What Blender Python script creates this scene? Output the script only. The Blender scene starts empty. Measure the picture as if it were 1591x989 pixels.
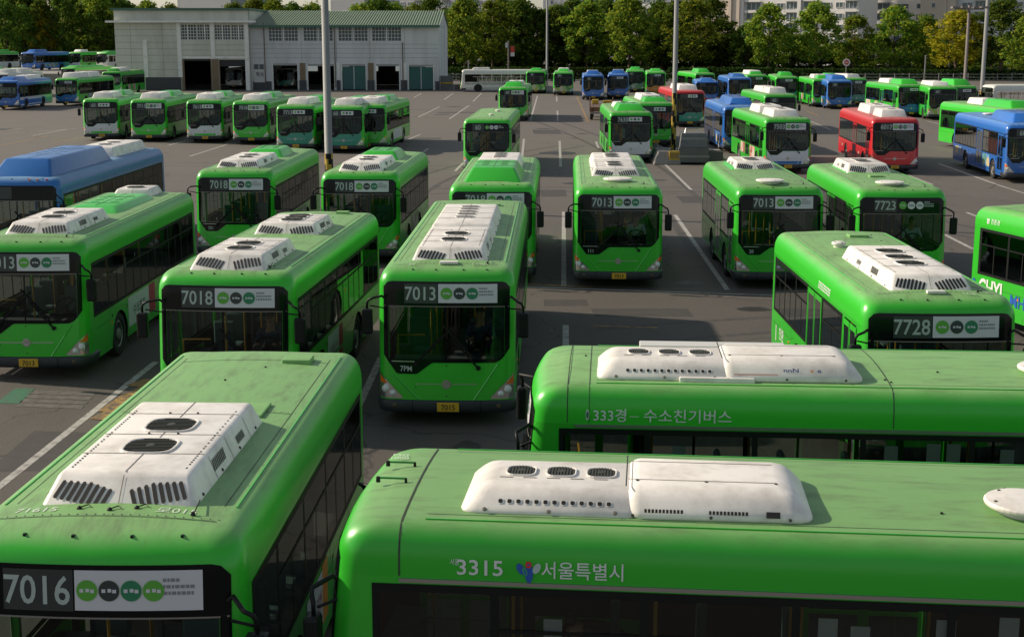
import bpy, bmesh, math, random
from mathutils import Vector, Matrix
R = math.radians
C = bpy.context.scene.collection
SC = bpy.context.scene
random.seed(7)

# ------------------------------------------------------------------ camera, sky, sun, exposure
CAM_H, PITCH, FPX = 6.938, 0.199264, 2150.0
cd = bpy.data.cameras.new('camera')
cam = bpy.data.objects.new('camera', cd)
C.objects.link(cam)
cam.location = (0, 0, CAM_H)
cam.rotation_euler = (math.pi / 2 - PITCH, 0, 0)
cd.sensor_width = 36.0
cd.lens = 36.0 * FPX / 1591.0
cd.clip_start = 0.1
cd.clip_end = 3000
SC.camera = cam

SUN_EL, SUN_AZ = 30.0, -72.0          # azimuth clockwise from +Y: the sun stands left, a little behind the buses
wd = bpy.data.worlds.new('World')
SC.world = wd
wd.use_nodes = True
nt = wd.node_tree
sky = nt.nodes.new('ShaderNodeTexSky')
sky.sky_type = 'NISHITA'
sky.sun_disc = False
sky.sun_elevation = R(SUN_EL)
sky.sun_rotation = R(SUN_AZ)
sky.air_density = 1.2
sky.dust_density = 1.0
hs = nt.nodes.new('ShaderNodeHueSaturation')
hs.inputs['Saturation'].default_value = 0.55
nt.links.new(sky.outputs[0], hs.inputs['Color'])
nt.links.new(hs.outputs[0], nt.nodes['Background'].inputs[0])
nt.nodes['Background'].inputs[1].default_value = 0.10
sl = bpy.data.lights.new('sun', 'SUN')
sl.energy = 4.8
sl.angle = R(0.9)
sl.color = (1.0, 0.86, 0.68)
so = bpy.data.objects.new('sun', sl)
C.objects.link(so)
sdir = Vector((math.sin(R(SUN_AZ)) * math.cos(R(SUN_EL)), math.cos(R(SUN_AZ)) * math.cos(R(SUN_EL)), math.sin(R(SUN_EL))))
so.rotation_euler = sdir.to_track_quat('Z', 'Y').to_euler()
so.location = (-40, 20, 60)
SC.view_settings.view_transform = 'Standard'
SC.view_settings.look = 'None'
SC.view_settings.exposure = 0.12
SC.view_settings.gamma = 1.0
SC.view_settings.use_curve_mapping = False
SC.cycles.max_bounces = 8
SC.cycles.transparent_max_bounces = 12


def ray(u, v):
    cp, sp = math.cos(PITCH), math.sin(PITCH)
    a, b = (u - 795.5) / FPX, -(v - 494.5) / FPX
    return Vector((a, cp + b * sp, -sp + b * cp))


def ground(u, v, z=0.0):              # where the view of a photo pixel meets height z
    d = ray(u, v)
    t = (z - CAM_H) / d.z
    return Vector((d.x * t, d.y * t, z))


def at(u, v, Y):                      # ... or meets the vertical plane at distance Y
    d = ray(u, v)
    t = Y / d.y
    return Vector((d.x * t, Y, CAM_H + d.z * t))


# ------------------------------------------------------------------ materials
def srgb(r, g, b):
    f = lambda c: (c / 12.92 if c <= .04045 else ((c + .055) / 1.055) ** 2.4)
    return (f(r / 255), f(g / 255), f(b / 255))


MATS = {}


def mat(name, col, rough=.5, metal=0.0, coat=0.0, dirt=0.0, dirt_col=(.05, .045, .035), dirt_scale=1.5, vary=0.0, spec=.5, emit=0.0, streak=None, bump=0.0):
    if name in MATS:
        return MATS[name]
    m = bpy.data.materials.new(name)
    MATS[name] = m
    m.use_nodes = True
    n = m.node_tree.nodes
    l = m.node_tree.links
    b = n['Principled BSDF']
    b.inputs['Roughness'].default_value = rough
    b.inputs['Metallic'].default_value = metal
    b.inputs['Coat Weight'].default_value = coat
    b.inputs['Coat Roughness'].default_value = .12
    b.inputs['Specular IOR Level'].default_value = spec
    b.inputs['Base Color'].default_value = (*col, 1)
    src = None
    tc = None
    if dirt or vary or bump:
        tc = n.new('ShaderNodeTexCoord')
    if vary:
        oi = n.new('ShaderNodeObjectInfo')
        hv = n.new('ShaderNodeHueSaturation')
        mr = n.new('ShaderNodeMapRange')
        mr.inputs[3].default_value = 1 - vary
        mr.inputs[4].default_value = 1 + vary
        l.new(oi.outputs['Random'], mr.inputs[0])
        l.new(mr.outputs[0], hv.inputs['Value'])
        hv.inputs['Color'].default_value = (*col, 1)
        src = hv.outputs[0]
    if dirt:
        mp = n.new('ShaderNodeMapping')
        l.new(tc.outputs['Object'], mp.inputs[0])
        if streak:
            mp.inputs['Scale'].default_value = streak
        nz = n.new('ShaderNodeTexNoise')
        nz.inputs['Scale'].default_value = dirt_scale
        nz.inputs['Detail'].default_value = 8
        nz.inputs['Roughness'].default_value = .65
        l.new(mp.outputs[0], nz.inputs[0])
        cr = n.new('ShaderNodeMapRange')
        cr.inputs[1].default_value = .45
        cr.inputs[2].default_value = .78
        cr.inputs[4].default_value = dirt
        l.new(nz.outputs[0], cr.inputs[0])
        mx = n.new('ShaderNodeMix')
        mx.data_type = 'RGBA'
        l.new(cr.outputs[0], mx.inputs[0])
        mx.inputs[6].default_value = (*col, 1)
        if src:
            l.new(src, mx.inputs[6])
        mx.inputs[7].default_value = (*dirt_col, 1)
        src = mx.outputs[2]
        rr = n.new('ShaderNodeMapRange')
        rr.inputs[3].default_value = rough
        rr.inputs[4].default_value = min(1, rough + .35)
        l.new(cr.outputs[0], rr.inputs[0])
        l.new(rr.outputs[0], b.inputs['Roughness'])
    if src:
        l.new(src, b.inputs['Base Color'])
    if bump:
        n2 = n.new('ShaderNodeTexNoise')
        n2.inputs['Scale'].default_value = 1.1
        n2.inputs['Detail'].default_value = 3
        l.new(tc.outputs['Object'], n2.inputs[0])
        bp = n.new('ShaderNodeBump')
        bp.inputs['Strength'].default_value = bump
        bp.inputs['Distance'].default_value = .05
        l.new(n2.outputs[0], bp.inputs['Height'])
        l.new(bp.outputs[0], b.inputs['Normal'])
    if emit:
        b.inputs['Emission Color'].default_value = (*col, 1)
        b.inputs['Emission Strength'].default_value = emit
    return m


def glass(name, tint, refl=.08, rough=.02):
    m = bpy.data.materials.new(name)
    m.use_nodes = True
    n = m.node_tree.nodes
    l = m.node_tree.links
    n.clear()
    o = n.new('ShaderNodeOutputMaterial')
    t = n.new('ShaderNodeBsdfTransparent')
    t.inputs[0].default_value = (*tint, 1)
    g = n.new('ShaderNodeBsdfGlossy')
    g.inputs['Roughness'].default_value = rough
    g.inputs['Color'].default_value = (.9, .95, .95, 1)
    lw = n.new('ShaderNodeLayerWeight')
    lw.inputs[0].default_value = .14
    mr = n.new('ShaderNodeMapRange')
    mr.inputs[3].default_value = refl
    mr.inputs[4].default_value = .75
    l.new(lw.outputs['Fresnel'], mr.inputs[0])
    mx = n.new('ShaderNodeMixShader')
    l.new(mr.outputs[0], mx.inputs[0])
    l.new(t.outputs[0], mx.inputs[1])
    l.new(g.outputs[0], mx.inputs[2])
    l.new(mx.outputs[0], o.inputs[0])
    MATS[name] = m
    return m


GLASS = glass('window_glass', (.44, .49, .46), .05)
SCREEN = glass('windscreen_glass', (.55, .60, .59), .018)
DARKGLASS = mat('dark_glass', (.004, .005, .005), .05, spec=.25)


def lining(m):
    """the inside of a panel is dark cabin lining, not paint"""
    n = m.node_tree.nodes
    l = m.node_tree.links
    b = n['Principled BSDF']
    ge = n.new('ShaderNodeNewGeometry')
    df = n.new('ShaderNodeBsdfDiffuse')
    df.inputs[0].default_value = (.05, .055, .052, 1)
    ms = n.new('ShaderNodeMixShader')
    l.new(ge.outputs['Backfacing'], ms.inputs[0])
    l.new(b.outputs[0], ms.inputs[1])
    l.new(df.outputs[0], ms.inputs[2])
    l.new(ms.outputs[0], n['Material Output'].inputs[0])


def paint(name, col, faded_sheen):
    """bus paint: glossy on the sides; the roof is the same paint bleached and chalky, lightened further for glancing sun sheen, with grime"""
    for nm in ('_panel', '_paint'):
        side = mat(name + nm, col, .28, coat=.35, dirt=.22, dirt_col=tuple(c * .45 + .01 for c in col), dirt_scale=2.2, vary=.10, streak=(1, 1, .6))
    m = bpy.data.materials.new(name + '_roof_paint')
    m.use_nodes = True
    n = m.node_tree.nodes
    l = m.node_tree.links
    b = n['Principled BSDF']
    tc = n.new('ShaderNodeTexCoord')
    sx = n.new('ShaderNodeSeparateXYZ')
    l.new(tc.outputs['Object'], sx.inputs[0])
    nz = n.new('ShaderNodeTexNoise')
    nz.inputs['Scale'].default_value = 1.4
    nz.inputs['Detail'].default_value = 7
    l.new(tc.outputs['Object'], nz.inputs[0])
    ad = n.new('ShaderNodeMath')
    ad.operation = 'MULTIPLY_ADD'
    l.new(nz.outputs[0], ad.inputs[0])
    ad.inputs[1].default_value = .10
    l.new(sx.outputs[2], ad.inputs[2])
    mr = n.new('ShaderNodeMapRange')
    mr.inputs[1].default_value = 2.80
    mr.inputs[2].default_value = 2.93
    l.new(ad.outputs[0], mr.inputs[0])
    mx = n.new('ShaderNodeMix')
    mx.data_type = 'RGBA'
    l.new(mr.outputs[0], mx.inputs[0])
    mx.inputs[6].default_value = (*col, 1)
    mx.inputs[7].default_value = (*faded_sheen, 1)  # bleached top tone, with the low sun's sheen put into the colour
    oi = n.new('ShaderNodeObjectInfo')
    hv = n.new('ShaderNodeHueSaturation')
    m3 = n.new('ShaderNodeMapRange')
    m3.inputs[3].default_value = .86
    m3.inputs[4].default_value = 1.08
    l.new(oi.outputs['Random'], m3.inputs[0])
    l.new(m3.outputs[0], hv.inputs['Value'])
    l.new(mx.outputs[2], hv.inputs['Color'])
    # grime blotches, drawn out along the bus
    mp = n.new('ShaderNodeMapping')
    mp.inputs['Scale'].default_value = (2.6, .6, 1)
    l.new(tc.outputs['Object'], mp.inputs[0])
    # each bus its own blotches
    ofs = n.new('ShaderNodeCombineXYZ')
    mo = n.new('ShaderNodeMath')
    mo.operation = 'MULTIPLY'
    mo.inputs[1].default_value = 40
    l.new(oi.outputs['Random'], mo.inputs[0])
    l.new(mo.outputs[0], ofs.inputs[0])
    l.new(ofs.outputs[0], mp.inputs['Location'])
    n2 = n.new('ShaderNodeTexNoise')
    n2.inputs['Scale'].default_value = 2.6
    n2.inputs['Detail'].default_value = 11
    n2.inputs['Roughness'].default_value = .72
    l.new(mp.outputs[0], n2.inputs[0])
    m2 = n.new('ShaderNodeMapRange')
    m2.inputs[1].default_value = .48
    m2.inputs[2].default_value = .74
    m2.inputs[4].default_value = .62
    l.new(n2.outputs[0], m2.inputs[0])
    mm = n.new('ShaderNodeMath')
    mm.operation = 'MULTIPLY'
    l.new(m2.outputs[0], mm.inputs[0])
    l.new(mr.outputs[0], mm.inputs[1])
    dx = n.new('ShaderNodeMix')
    dx.data_type = 'RGBA'
    l.new(mm.outputs[0], dx.inputs[0])
    l.new(hv.outputs[0], dx.inputs[6])
    dx.inputs[7].default_value = (.085, .10, .05, 1)
    l.new(dx.outputs[2], b.inputs['Base Color'])
    r2 = n.new('ShaderNodeMapRange')
    r2.inputs[3].default_value = .30
    r2.inputs[4].default_value = .55
    l.new(mr.outputs[0], r2.inputs[0])
    l.new(r2.outputs[0], b.inputs['Roughness'])
    n4 = n.new('ShaderNodeTexNoise')
    n4.inputs['Scale'].default_value = .9
    l.new(tc.outputs['Object'], n4.inputs[0])
    bp = n.new('ShaderNodeBump')
    bp.inputs['Strength'].default_value = .25
    bp.inputs['Distance'].default_value = .06
    l.new(n4.outputs[0], bp.inputs['Height'])
    l.new(bp.outputs[0], b.inputs['Normal'])
    for q in (side, m):
        lining(q)
    return side, m


GREEN = paint('green', (.036, .48, .028), (.195, .39, .135))
BLUE = paint('blue', (.022, .135, .47), (.12, .26, .54))
RED = paint('red', (.58, .018, .026), (.58, .14, .13))
WHITEP = paint('white', (.62, .62, .58), (.60, .62, .55))
BLUEGREY = paint('greyblue', (.022, .14, .42), (.15, .29, .46))
PAINTS = {'green': GREEN, 'blue': BLUE, 'red': RED, 'white': WHITEP, 'greyblue': BLUEGREY}
GREENH = mat('green_faded_sheen', (.20, .42, .135), .5, dirt=.5, dirt_col=(.085, .10, .05))  # hatches take the roof's bleached tone, painted sheen included
TEAL = mat('teal_paint', (.02, .24, .17), .3, coat=.3)
BLUEF = mat('blue_front_paint', (.02, .15, .42), .3, coat=.3)
WHITEF = mat('white_front_paint', (.60, .62, .66), .3, coat=.3, dirt=.3, dirt_col=(.3, .32, .3))
BLACK = mat('black_gloss', (.005, .006, .007), .12, spec=.2)
BLACKM = mat('black_matt', (.007, .008, .008), .5, spec=.25)
RUBBER = mat('rubber', (.018, .018, .018), .85)
BUMPER = mat('bumper_grey', (.022, .026, .034), .45, dirt=.3, dirt_col=(.05, .048, .042))
STEEL = mat('steel', (.45, .45, .44), .35, metal=.9)
RIM = mat('rim_metal', (.30, .30, .29), .5, metal=.5, dirt=.6)
CHROME = mat('lamp_chrome', (.62, .62, .62), .18, metal=.85)
LAMP = mat('lamp_lens', (.72, .74, .74), .08, coat=.6)
AMBER = mat('amber_lens', (.75, .16, .02), .15)
REDLENS = mat('red_lens', (.55, .03, .02), .15)
YELLOW = mat('plate_yellow', (.60, .36, .02), .45, dirt=.4)
INK = mat('black_ink', (.012, .012, .012), .5)
LED = mat('led_dead', (.40, .48, .43), .5)
LEDB = mat('led_panel', (.030, .037, .036), .35)
ADWHITE = mat('advert_white', (.60, .61, .63), .4)
EM1 = mat('emblem_green', (.10, .38, .04), .4)
EM2 = mat('emblem_charcoal', (.03, .04, .04), .4)
EM3 = mat('emblem_deep_green', (.02, .20, .09), .4)
EM4 = mat('emblem_pale', (.45, .55, .42), .4)
PRINTG = mat('print_grey', (.22, .23, .24), .5)
LETTER = mat('white_letter', (.68, .72, .68), .45)
LETTERD = mat('worn_letter', (.62, .74, .58), .5)
ACW = mat('ac_white', (.82, .79, .74), .42, dirt=.5, dirt_col=(.22, .19, .15), dirt_scale=2.6, bump=.15, vary=.08)
GRILLE = mat('grille_dark', (.014, .013, .012), .6)
SEAM = mat('seam_dark', (.035, .04, .03), .7)
SEAMW = mat('seam_grey', (.20, .18, .16), .7)
SEAT = mat('seat_fabric', (.07, .13, .13), .8)
INTER = mat('interior_grey', (.075, .08, .082), .7)
CEIL = mat('ceiling_grey', (.22, .22, .21), .7)
RAIL = mat('rail_yellow', (.55, .30, .03), .4)
SKIN = mat('skin', (.40, .22, .14), .5)
HAIR = mat('hair_black', (.012, .010, .009), .5)
SHIRTW = mat('shirt_pale', (.55, .60, .64), .8)
SHIRTB = mat('shirt_navy', (.03, .05, .09), .8)
TROUSER = mat('trousers_dark', (.02, .02, .025), .8)
ADRED = mat('advert_red', (.42, .03, .05), .4)
ADORANGE = mat('advert_orange', (.65, .24, .03), .4)
ADPINK = mat('advert_pink', (.62, .40, .36), .4)


def poster(name, a, b, c, sc=1.6):
    m = bpy.data.materials.new(name)
    MATS[name] = m
    m.use_nodes = True
    n = m.node_tree.nodes
    l = m.node_tree.links
    tc = n.new('ShaderNodeTexCoord')
    v = n.new('ShaderNodeTexVoronoi')
    v.inputs['Scale'].default_value = sc
    l.new(tc.outputs['Object'], v.inputs[0])
    cr = n.new('ShaderNodeValToRGB')
    cr.color_ramp.interpolation = 'CONSTANT'
    e = cr.color_ramp.elements
    e[0].color = (*a, 1)
    e[1].position = .45
    e[1].color = (*b, 1)
    k = e.new(.75)
    k.color = (*c, 1)
    sp = n.new('ShaderNodeSeparateColor')
    l.new(v.outputs['Color'], sp.inputs[0])
    l.new(sp.outputs[0], cr.inputs[0])
    l.new(cr.outputs[0], n['Principled BSDF'].inputs['Base Color'])
    n['Principled BSDF'].inputs['Roughness'].default_value = .4
    return m


POST1 = poster('poster_warm', (.60, .36, .30), (.60, .55, .5), (.35, .12, .10), 2.4)
POST2 = poster('poster_mixed', (.12, .20, .18), (.40, .36, .38), (.10, .25, .10), 3)
POST3 = poster('poster_lime', (.30, .45, .10), (.55, .48, .30), (.10, .30, .08), 2.5)
POST4 = poster('poster_blue', (.12, .30, .55), (.55, .45, .25), (.10, .25, .20), 2.5)

# ------------------------------------------------------------------ mesh helpers
CACHE = {}


class MB:
    """collects shapes, links them as one mesh object"""
    def __init__(self):
        self.v, self.f, self.m, self.mats = [], [], [], []

    def slot(self, m):
        if m not in self.mats:
            self.mats.append(m)
        return self.mats.index(m)

    def add(self, vs, fs, m):
        o = len(self.v)
        k = self.slot(m)
        self.v += [tuple(p) for p in vs]
        for f in fs:
            self.f.append([i + o for i in f])
            self.m.append(k)

    def box(self, x0, x1, y0, y1, z0, z1, m):
        vs = [(x, y, z) for z in (z0, z1) for y in (y0, y1) for x in (x0, x1)]
        self.add(vs, [(0, 2, 3, 1), (4, 5, 7, 6), (0, 1, 5, 4), (2, 6, 7, 3), (0, 4, 6, 2), (1, 3, 7, 5)], m)

    def bar(self, a, b, w, h, m):
        a, b = Vector(a), Vector(b)
        d = (b - a).normalized()
        s = d.cross(Vector((0, 0, 1)))
        s = s.normalized() if s.length > .01 else Vector((1, 0, 0))
        t = s.cross(d)
        vs = [p + s * sx * w / 2 + t * sz * h / 2 for p in (a, b) for sx, sz in ((-1, -1), (1, -1), (1, 1), (-1, 1))]
        self.add(vs, [(0, 1, 2, 3), (7, 6, 5, 4), (0, 4, 5, 1), (1, 5, 6, 2), (2, 6, 7, 3), (3, 7, 4, 0)], m)

    def tube(self, pts, rad, m, n=8):
        rads = rad if isinstance(rad, (list, tuple)) else [rad] * len(pts)
        vs, fs = [], []
        for i, p in enumerate(pts):
            p = Vector(p)
            d = (Vector(pts[min(i + 1, len(pts) - 1)]) - Vector(pts[max(i - 1, 0)])).normalized()
            s = d.cross(Vector((0, 0, 1)))
            s = s.normalized() if s.length > .01 else Vector((1, 0, 0))
            t = s.cross(d)
            for k in range(n):
                a = 2 * math.pi * k / n
                vs.append(p + (s * math.cos(a) + t * math.sin(a)) * rads[i])
        for i in range(len(pts) - 1):
            for k in range(n):
                k2 = (k + 1) % n
                fs.append((i * n + k, i * n + k2, (i + 1) * n + k2, (i + 1) * n + k))
        fs.append(tuple(range(n)))
        fs.append(tuple(range((len(pts) - 1) * n, len(pts) * n)))
        self.add(vs, fs, m)

    def lathe(self, c, axis, prof, m, n=20):
        """prof: (radius, offset along axis)"""
        axis = Vector(axis).normalized()
        s = axis.orthogonal().normalized()
        t = axis.cross(s)
        c = Vector(c)
        vs, fs = [], []
        for r, h in prof:
            for k in range(n):
                a = 2 * math.pi * k / n
                vs.append(c + axis * h + (s * math.cos(a) + t * math.sin(a)) * r)
        for i in range(len(prof) - 1):
            for k in range(n):
                k2 = (k + 1) % n
                fs.append((i * n + k, i * n + k2, (i + 1) * n + k2, (i + 1) * n + k))
        fs.append(tuple(range(n)))
        fs.append(tuple(range((len(prof) - 1) * n, len(prof) * n)))
        self.add(vs, fs, m)

    def poly(self, pts, m):
        self.add(pts, [tuple(range(len(pts)))], m)

    def mesh(self, name, smooth=False, bevel=0, seg=2, weld=False):
        me = bpy.data.meshes.new(name)
        me.from_pydata(self.v, [], self.f)
        for m in self.mats:
            me.materials.append(m)
        for p, k in zip(me.polygons, self.m):
            p.material_index = k
        if bevel or weld:
            bm = bmesh.new()
            bm.from_mesh(me)
            bmesh.ops.remove_doubles(bm, verts=bm.verts, dist=1e-4)
            bmesh.ops.recalc_face_normals(bm, faces=bm.faces)
            if bevel:
                es = [e for e in bm.edges if len(e.link_faces) == 2 and e.calc_face_angle(0) > R(25)]
                bmesh.ops.bevel(bm, geom=es, offset=bevel, segments=seg, affect='EDGES', profile=.5, clamp_overlap=True)
            bm.to_mesh(me)
            bm.free()
        if smooth:
            for p in me.polygons:
                p.use_smooth = True
        me.update()
        return me


def link(name, me, parent=None):
    o = bpy.data.objects.new(name, me)
    C.objects.link(o)
    if parent:
        o.parent = parent
    return o


def empty(name, loc=(0, 0, 0), rz=0, label=None, cat=None, group=None):
    o = bpy.data.objects.new(name, None)
    C.objects.link(o)
    o.location = loc
    o.rotation_euler = (0, 0, rz)
    o.empty_display_size = .3
    if label:
        tag(o, label, cat, group)
    return o


def tag(o, label, cat, group=None):
    o['label'] = label
    o['category'] = cat
    if group:
        o['group'] = group
    return o


def struct(o, kind='structure'):
    o['kind'] = kind
    return o


TEXTS = {}


def text_geo(s, size=1.0, bold=0.0, xs=1.0):
    """outline of a word as flat geometry: (verts2d, faces, width), baseline at 0"""
    key = (s, bold)
    if key not in TEXTS:
        cu = bpy.data.curves.new('t', 'FONT')
        cu.body = s
        cu.offset = bold
        cu.resolution_u = 3
        ob = bpy.data.objects.new('t', cu)
        C.objects.link(ob)
        bpy.context.view_layer.update()
        me = bpy.data.meshes.new_from_object(ob.evaluated_get(bpy.context.evaluated_depsgraph_get()))
        vs = [(v.co.x, v.co.y) for v in me.vertices]
        fs = [tuple(p.vertices) for p in me.polygons]
        bpy.data.objects.remove(ob)
        bpy.data.curves.remove(cu)
        bpy.data.meshes.remove(me)
        x0 = min([v[0] for v in vs] or [0])
        vs = [(x - x0, y) for x, y in vs]
        TEXTS[key] = (vs, fs)
    vs, fs = TEXTS[key]
    k = size / .72                    # digits stand about .72 of the font size
    vs = [(x * k * xs, y * k) for x, y in vs]
    return vs, fs, max([v[0] for v in vs] or [0])


def write(mb, s, size, fn, m, bold=0.0, xs=1.0):
    vs, fs, w = text_geo(s, size, bold, xs)
    mb.add([fn(x, y) for x, y in vs], fs, m)
    return w

# ------------------------------------------------------------------ the bus shell as a surface
HW = 1.245
Z0, Z1 = 2.50, 2.88
INS = .215
RC, RR = .20, .14


def w_at(z):
    w = HW
    if z < .66:
        w -= (.66 - z) * .06
    if z > Z0:
        t = min(1, (z - Z0) / (Z1 - Z0))
        w -= INS * (1 - (1 - t ** 2.1) ** (1 / 2.1))
    return w


def yf(z):
    y = 0
    if z > .7:
        y = .17 * ((z - .7) / 1.9) ** 1.15
    if z > 2.60:
        t = min(1, (z - 2.60) / .28)
        y += .27 * (1 - math.sqrt(max(0, 1 - t * t)))
    return y


def Yf(x, z):
    w = w_at(z)
    y = yf(z) + .09 * (x / HW) ** 2
    a = abs(x) - (w - RC)
    if a > 0:
        y += RC * (1 - math.sqrt(max(0, 1 - min(1, a / RC) ** 2)))
    return y


def yc(z):
    return Yf(w_at(z), z)


def yrr(z, L):
    t = min(1, max(0, (z - Z0) / (Z1 - Z0)))
    return L - .25 * (1 - math.sqrt(1 - t * t))


def Yr(x, z, L):
    w = w_at(z)
    y = yrr(z, L)
    a = abs(x) - (w - RR)
    if a > 0:
        y -= RR * (1 - math.sqrt(max(0, 1 - min(1, a / RR) ** 2)))
    return y


def cap(x, off=0.0):
    return Z1 + .05 * (1 - min(1, (x / 1.03) ** 2)) + off


def F(x, z, off=.004):               # point on the front
    return (x, Yf(x, z) - off, z)


def S(side, y, z, off=.004):         # point on a side wall
    return (side * (w_at(z) + off), y, z)


def P(v, z, off):                    # wrap: |v|<=1 on the front, beyond along the sides
    w = w_at(z)
    if abs(v) <= 1:
        a = max(0, abs(v) * w - (w - RC)) / RC
        nx = math.copysign(min(1, a), v)
        return (v * w + nx * off, Yf(v * w, z) - off * math.sqrt(max(0, 1 - nx * nx * .9)), z)
    return (math.copysign(w + off, v), yc(z) + abs(v) - 1, z)


ROWS = [.30, .40, .66, .85, 1.04, 1.22, 1.6, 2.0, 2.30, 2.36, 2.43]
RROWS = [2.43, 2.50, 2.56, 2.61, 2.65, 2.72, 2.77, 2.81, 2.84, 2.865, 2.88]
FS = sorted({k * s for k in (0, .3, .6, .8, (HW - RC) / HW) for s in (1, -1)} |
            {s * (HW - RC + RC * math.sin(R(a))) / HW for a in (15, 30, 45, 60, 75, 90) for s in (1, -1)})
FS = [FS[0]] + [b for a, b in zip(FS, FS[1:]) if b - a > 1e-6]


def layout(L):
    w1, w2 = 2.35, L - 3.0
    if L < 8:
        w2 = L - 2.2
    dm = (w1 + w2) / 2
    return dict(w1=w1, w2=w2, d0=dm - .62, d1=dm + .62, b0=.56, b1=L - .35)


def ring(z, ys, L):
    """vertices round the outline at height z: front, +x side, rear, -x side"""
    w = w_at(z)
    y0, y1 = yc(z), Yr(w, z, L)
    yc0, yr0 = yc(1.0), L - RR
    pts = [(s * w, Yf(s * w, z), z) for s in FS]
    side = []
    for yb in ys:
        bl = max(.25, 1.7 * (y0 - yc0))
        y = yb + (y0 - yc0) * max(0, 1 - (yb - yc0) / bl) + (y1 - yr0) * max(0, 1 - (yr0 - yb) / 1.0)
        side.append(y)
    pts += [(w, y, z) for y in side]
    pts += [(-s * w, Yr(s * w, z, L), z) for s in FS]
    pts += [(-w, y, z) for y in reversed(side)]
    return pts


def shell(L, doors=True):
    lay = layout(L)
    br = {lay['w1'] - .58, lay['w1'] + .58, lay['w2'] - .58, lay['w2'] + .58, lay['d0'], lay['d1'], .60, 1.46, 1.62, lay['b1']}
    ys = sorted(br)
    full = [ys[0]]
    lo = .5
    ys2 = [lo] + ys + [L - .22]
    out = []
    for a, b in zip(ys2, ys2[1:]):
        n = max(1, round((b - a) / .55))
        out += [a + (b - a) * k / n for k in range(n)]
    out.append(ys2[-1])
    ys = out
    nF, nS = len(FS), len(ys)
    N = 2 * nF + 2 * nS

    def build(rows, hole):
        vs = []
        for z in rows:
            vs += ring(z, ys, L)
        fs = []
        for r in range(len(rows) - 1):
            zm = (rows[r] + rows[r + 1]) / 2
            for c in range(N):
                c2 = (c + 1) % N
                if hole(c, c2, zm):
                    continue
                fs.append((r * N + c, r * N + c2, (r + 1) * N + c2, (r + 1) * N + c))
        return vs, fs

    def hole(c, c2, z):
        if c < nF - 1:
            s = abs((FS[c] + FS[c + 1]) / 2)
            return s < .86 and 1.22 < z < 2.30
        k = c - nF
        left = False
        if c >= 2 * nF + nS:
            k = nS - 2 - (c - 2 * nF - nS)
            left = True
        elif not (0 <= k < nS - 1):
            return False
        if not (0 <= k < nS - 1):
            return False
        y = (ys[k] + ys[k + 1]) / 2
        if 1.22 < z < 2.36 and (1.62 < y < lay['b1'] or (not left and .60 < y < 1.62)):
            return True
        if left and doors and .40 < z < 2.36 and .60 < y < 1.46:
            return True
        if z < 1.04 and (abs(y - lay['w1']) < .58 or abs(y - lay['w2']) < .58):
            return True
        if left and doors and .40 < z < 2.36 and lay['d0'] < y < lay['d1']:
            return True
        return False
    body = build(ROWS, hole)
    rv, rf = build(RROWS, lambda *a: False)
    # roof cap: grid between the front and rear edge of the top ring
    base = (len(RROWS) - 1) * N
    top = rv[base:base + N]
    idx = {}

    def node(i, j):          # i across (FS), j along (0 front .. nS+1 rear)
        if j == 0:
            return base + i
        if j == nS + 1:
            return base + nF + nS + (nF - 1 - i)
        if i == nF - 1:
            return base + nF + (j - 1)
        if i == 0:
            return base + 2 * nF + nS + (nS - j)
        if (i, j) not in idx:
            x = FS[i] * w_at(Z1)
            a, b = top[i][1], top[nF + nS + (nF - 1 - i)][1]
            ysd = top[nF + j - 1][1]
            yl0, yl1 = top[nF - 1][1], top[nF + nS][1]
            t = (ysd - yl0) / (yl1 - yl0)
            e = math.sin(math.pi * min(1, max(0, min(t, 1 - t) * 40)) / 2)
            rv.append((x, a + (b - a) * t, Z1 + .05 * (1 - (x / 1.03) ** 2) * e))
            idx[(i, j)] = len(rv) - 1
        return idx[(i, j)]
    for i in range(nF - 1):
        for j in range(nS + 1):
            rf.append((node(i, j), node(i + 1, j), node(i + 1, j + 1), node(i, j + 1)))
    return body, (rv, rf)


def fpatch(mb, x0, x1, zlo, zhi, m, off=.004, nx=16, nz=6):
    """a patch of the front between two heights that may vary with x"""
    zl = zlo if callable(zlo) else (lambda x: zlo)
    zh = zhi if callable(zhi) else (lambda x: zhi)
    vs, fs = [], []
    for i in range(nx + 1):
        x = x0 + (x1 - x0) * i / nx
        a, b = zl(x), zh(x)
        for j in range(nz + 1):
            vs.append(F(x, a + (b - a) * j / nz, off))
    for i in range(nx):
        for j in range(nz):
            k = i * (nz + 1) + j
            fs.append((k, k + nz + 1, k + nz + 2, k + 1))
    mb.add(vs, fs, m)


def spatch(mb, side, y0, y1, z0, z1, m, off=.004, n=1):
    ny = max(1, int(n))
    zs = [z0, z1] if z1 <= 2.42 else [z0 + (z1 - z0) * k / 5 for k in range(6)]
    vs = [S(side, y0 + (y1 - y0) * i / ny, z, off) for i in range(ny + 1) for z in zs]
    q = len(zs)
    fs = [(i * q + k, (i + 1) * q + k, (i + 1) * q + k + 1, i * q + k + 1) for i in range(ny) for k in range(q - 1)]
    mb.add(vs, fs, m)


def cached(key, fn):
    if key not in CACHE:
        CACHE[key] = fn()
    return CACHE[key]


def shell_mesh(L, which, m, doors=True):
    def mk():
        g = cached(('shell', L, doors), lambda: shell(L, doors))[which]
        mb = MB()
        mb.add(g[0], g[1], m)
        return mb.mesh('body' if which == 0 else 'roof', smooth=True)
    return cached(('sm', L, which, m.name, doors), mk)


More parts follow.
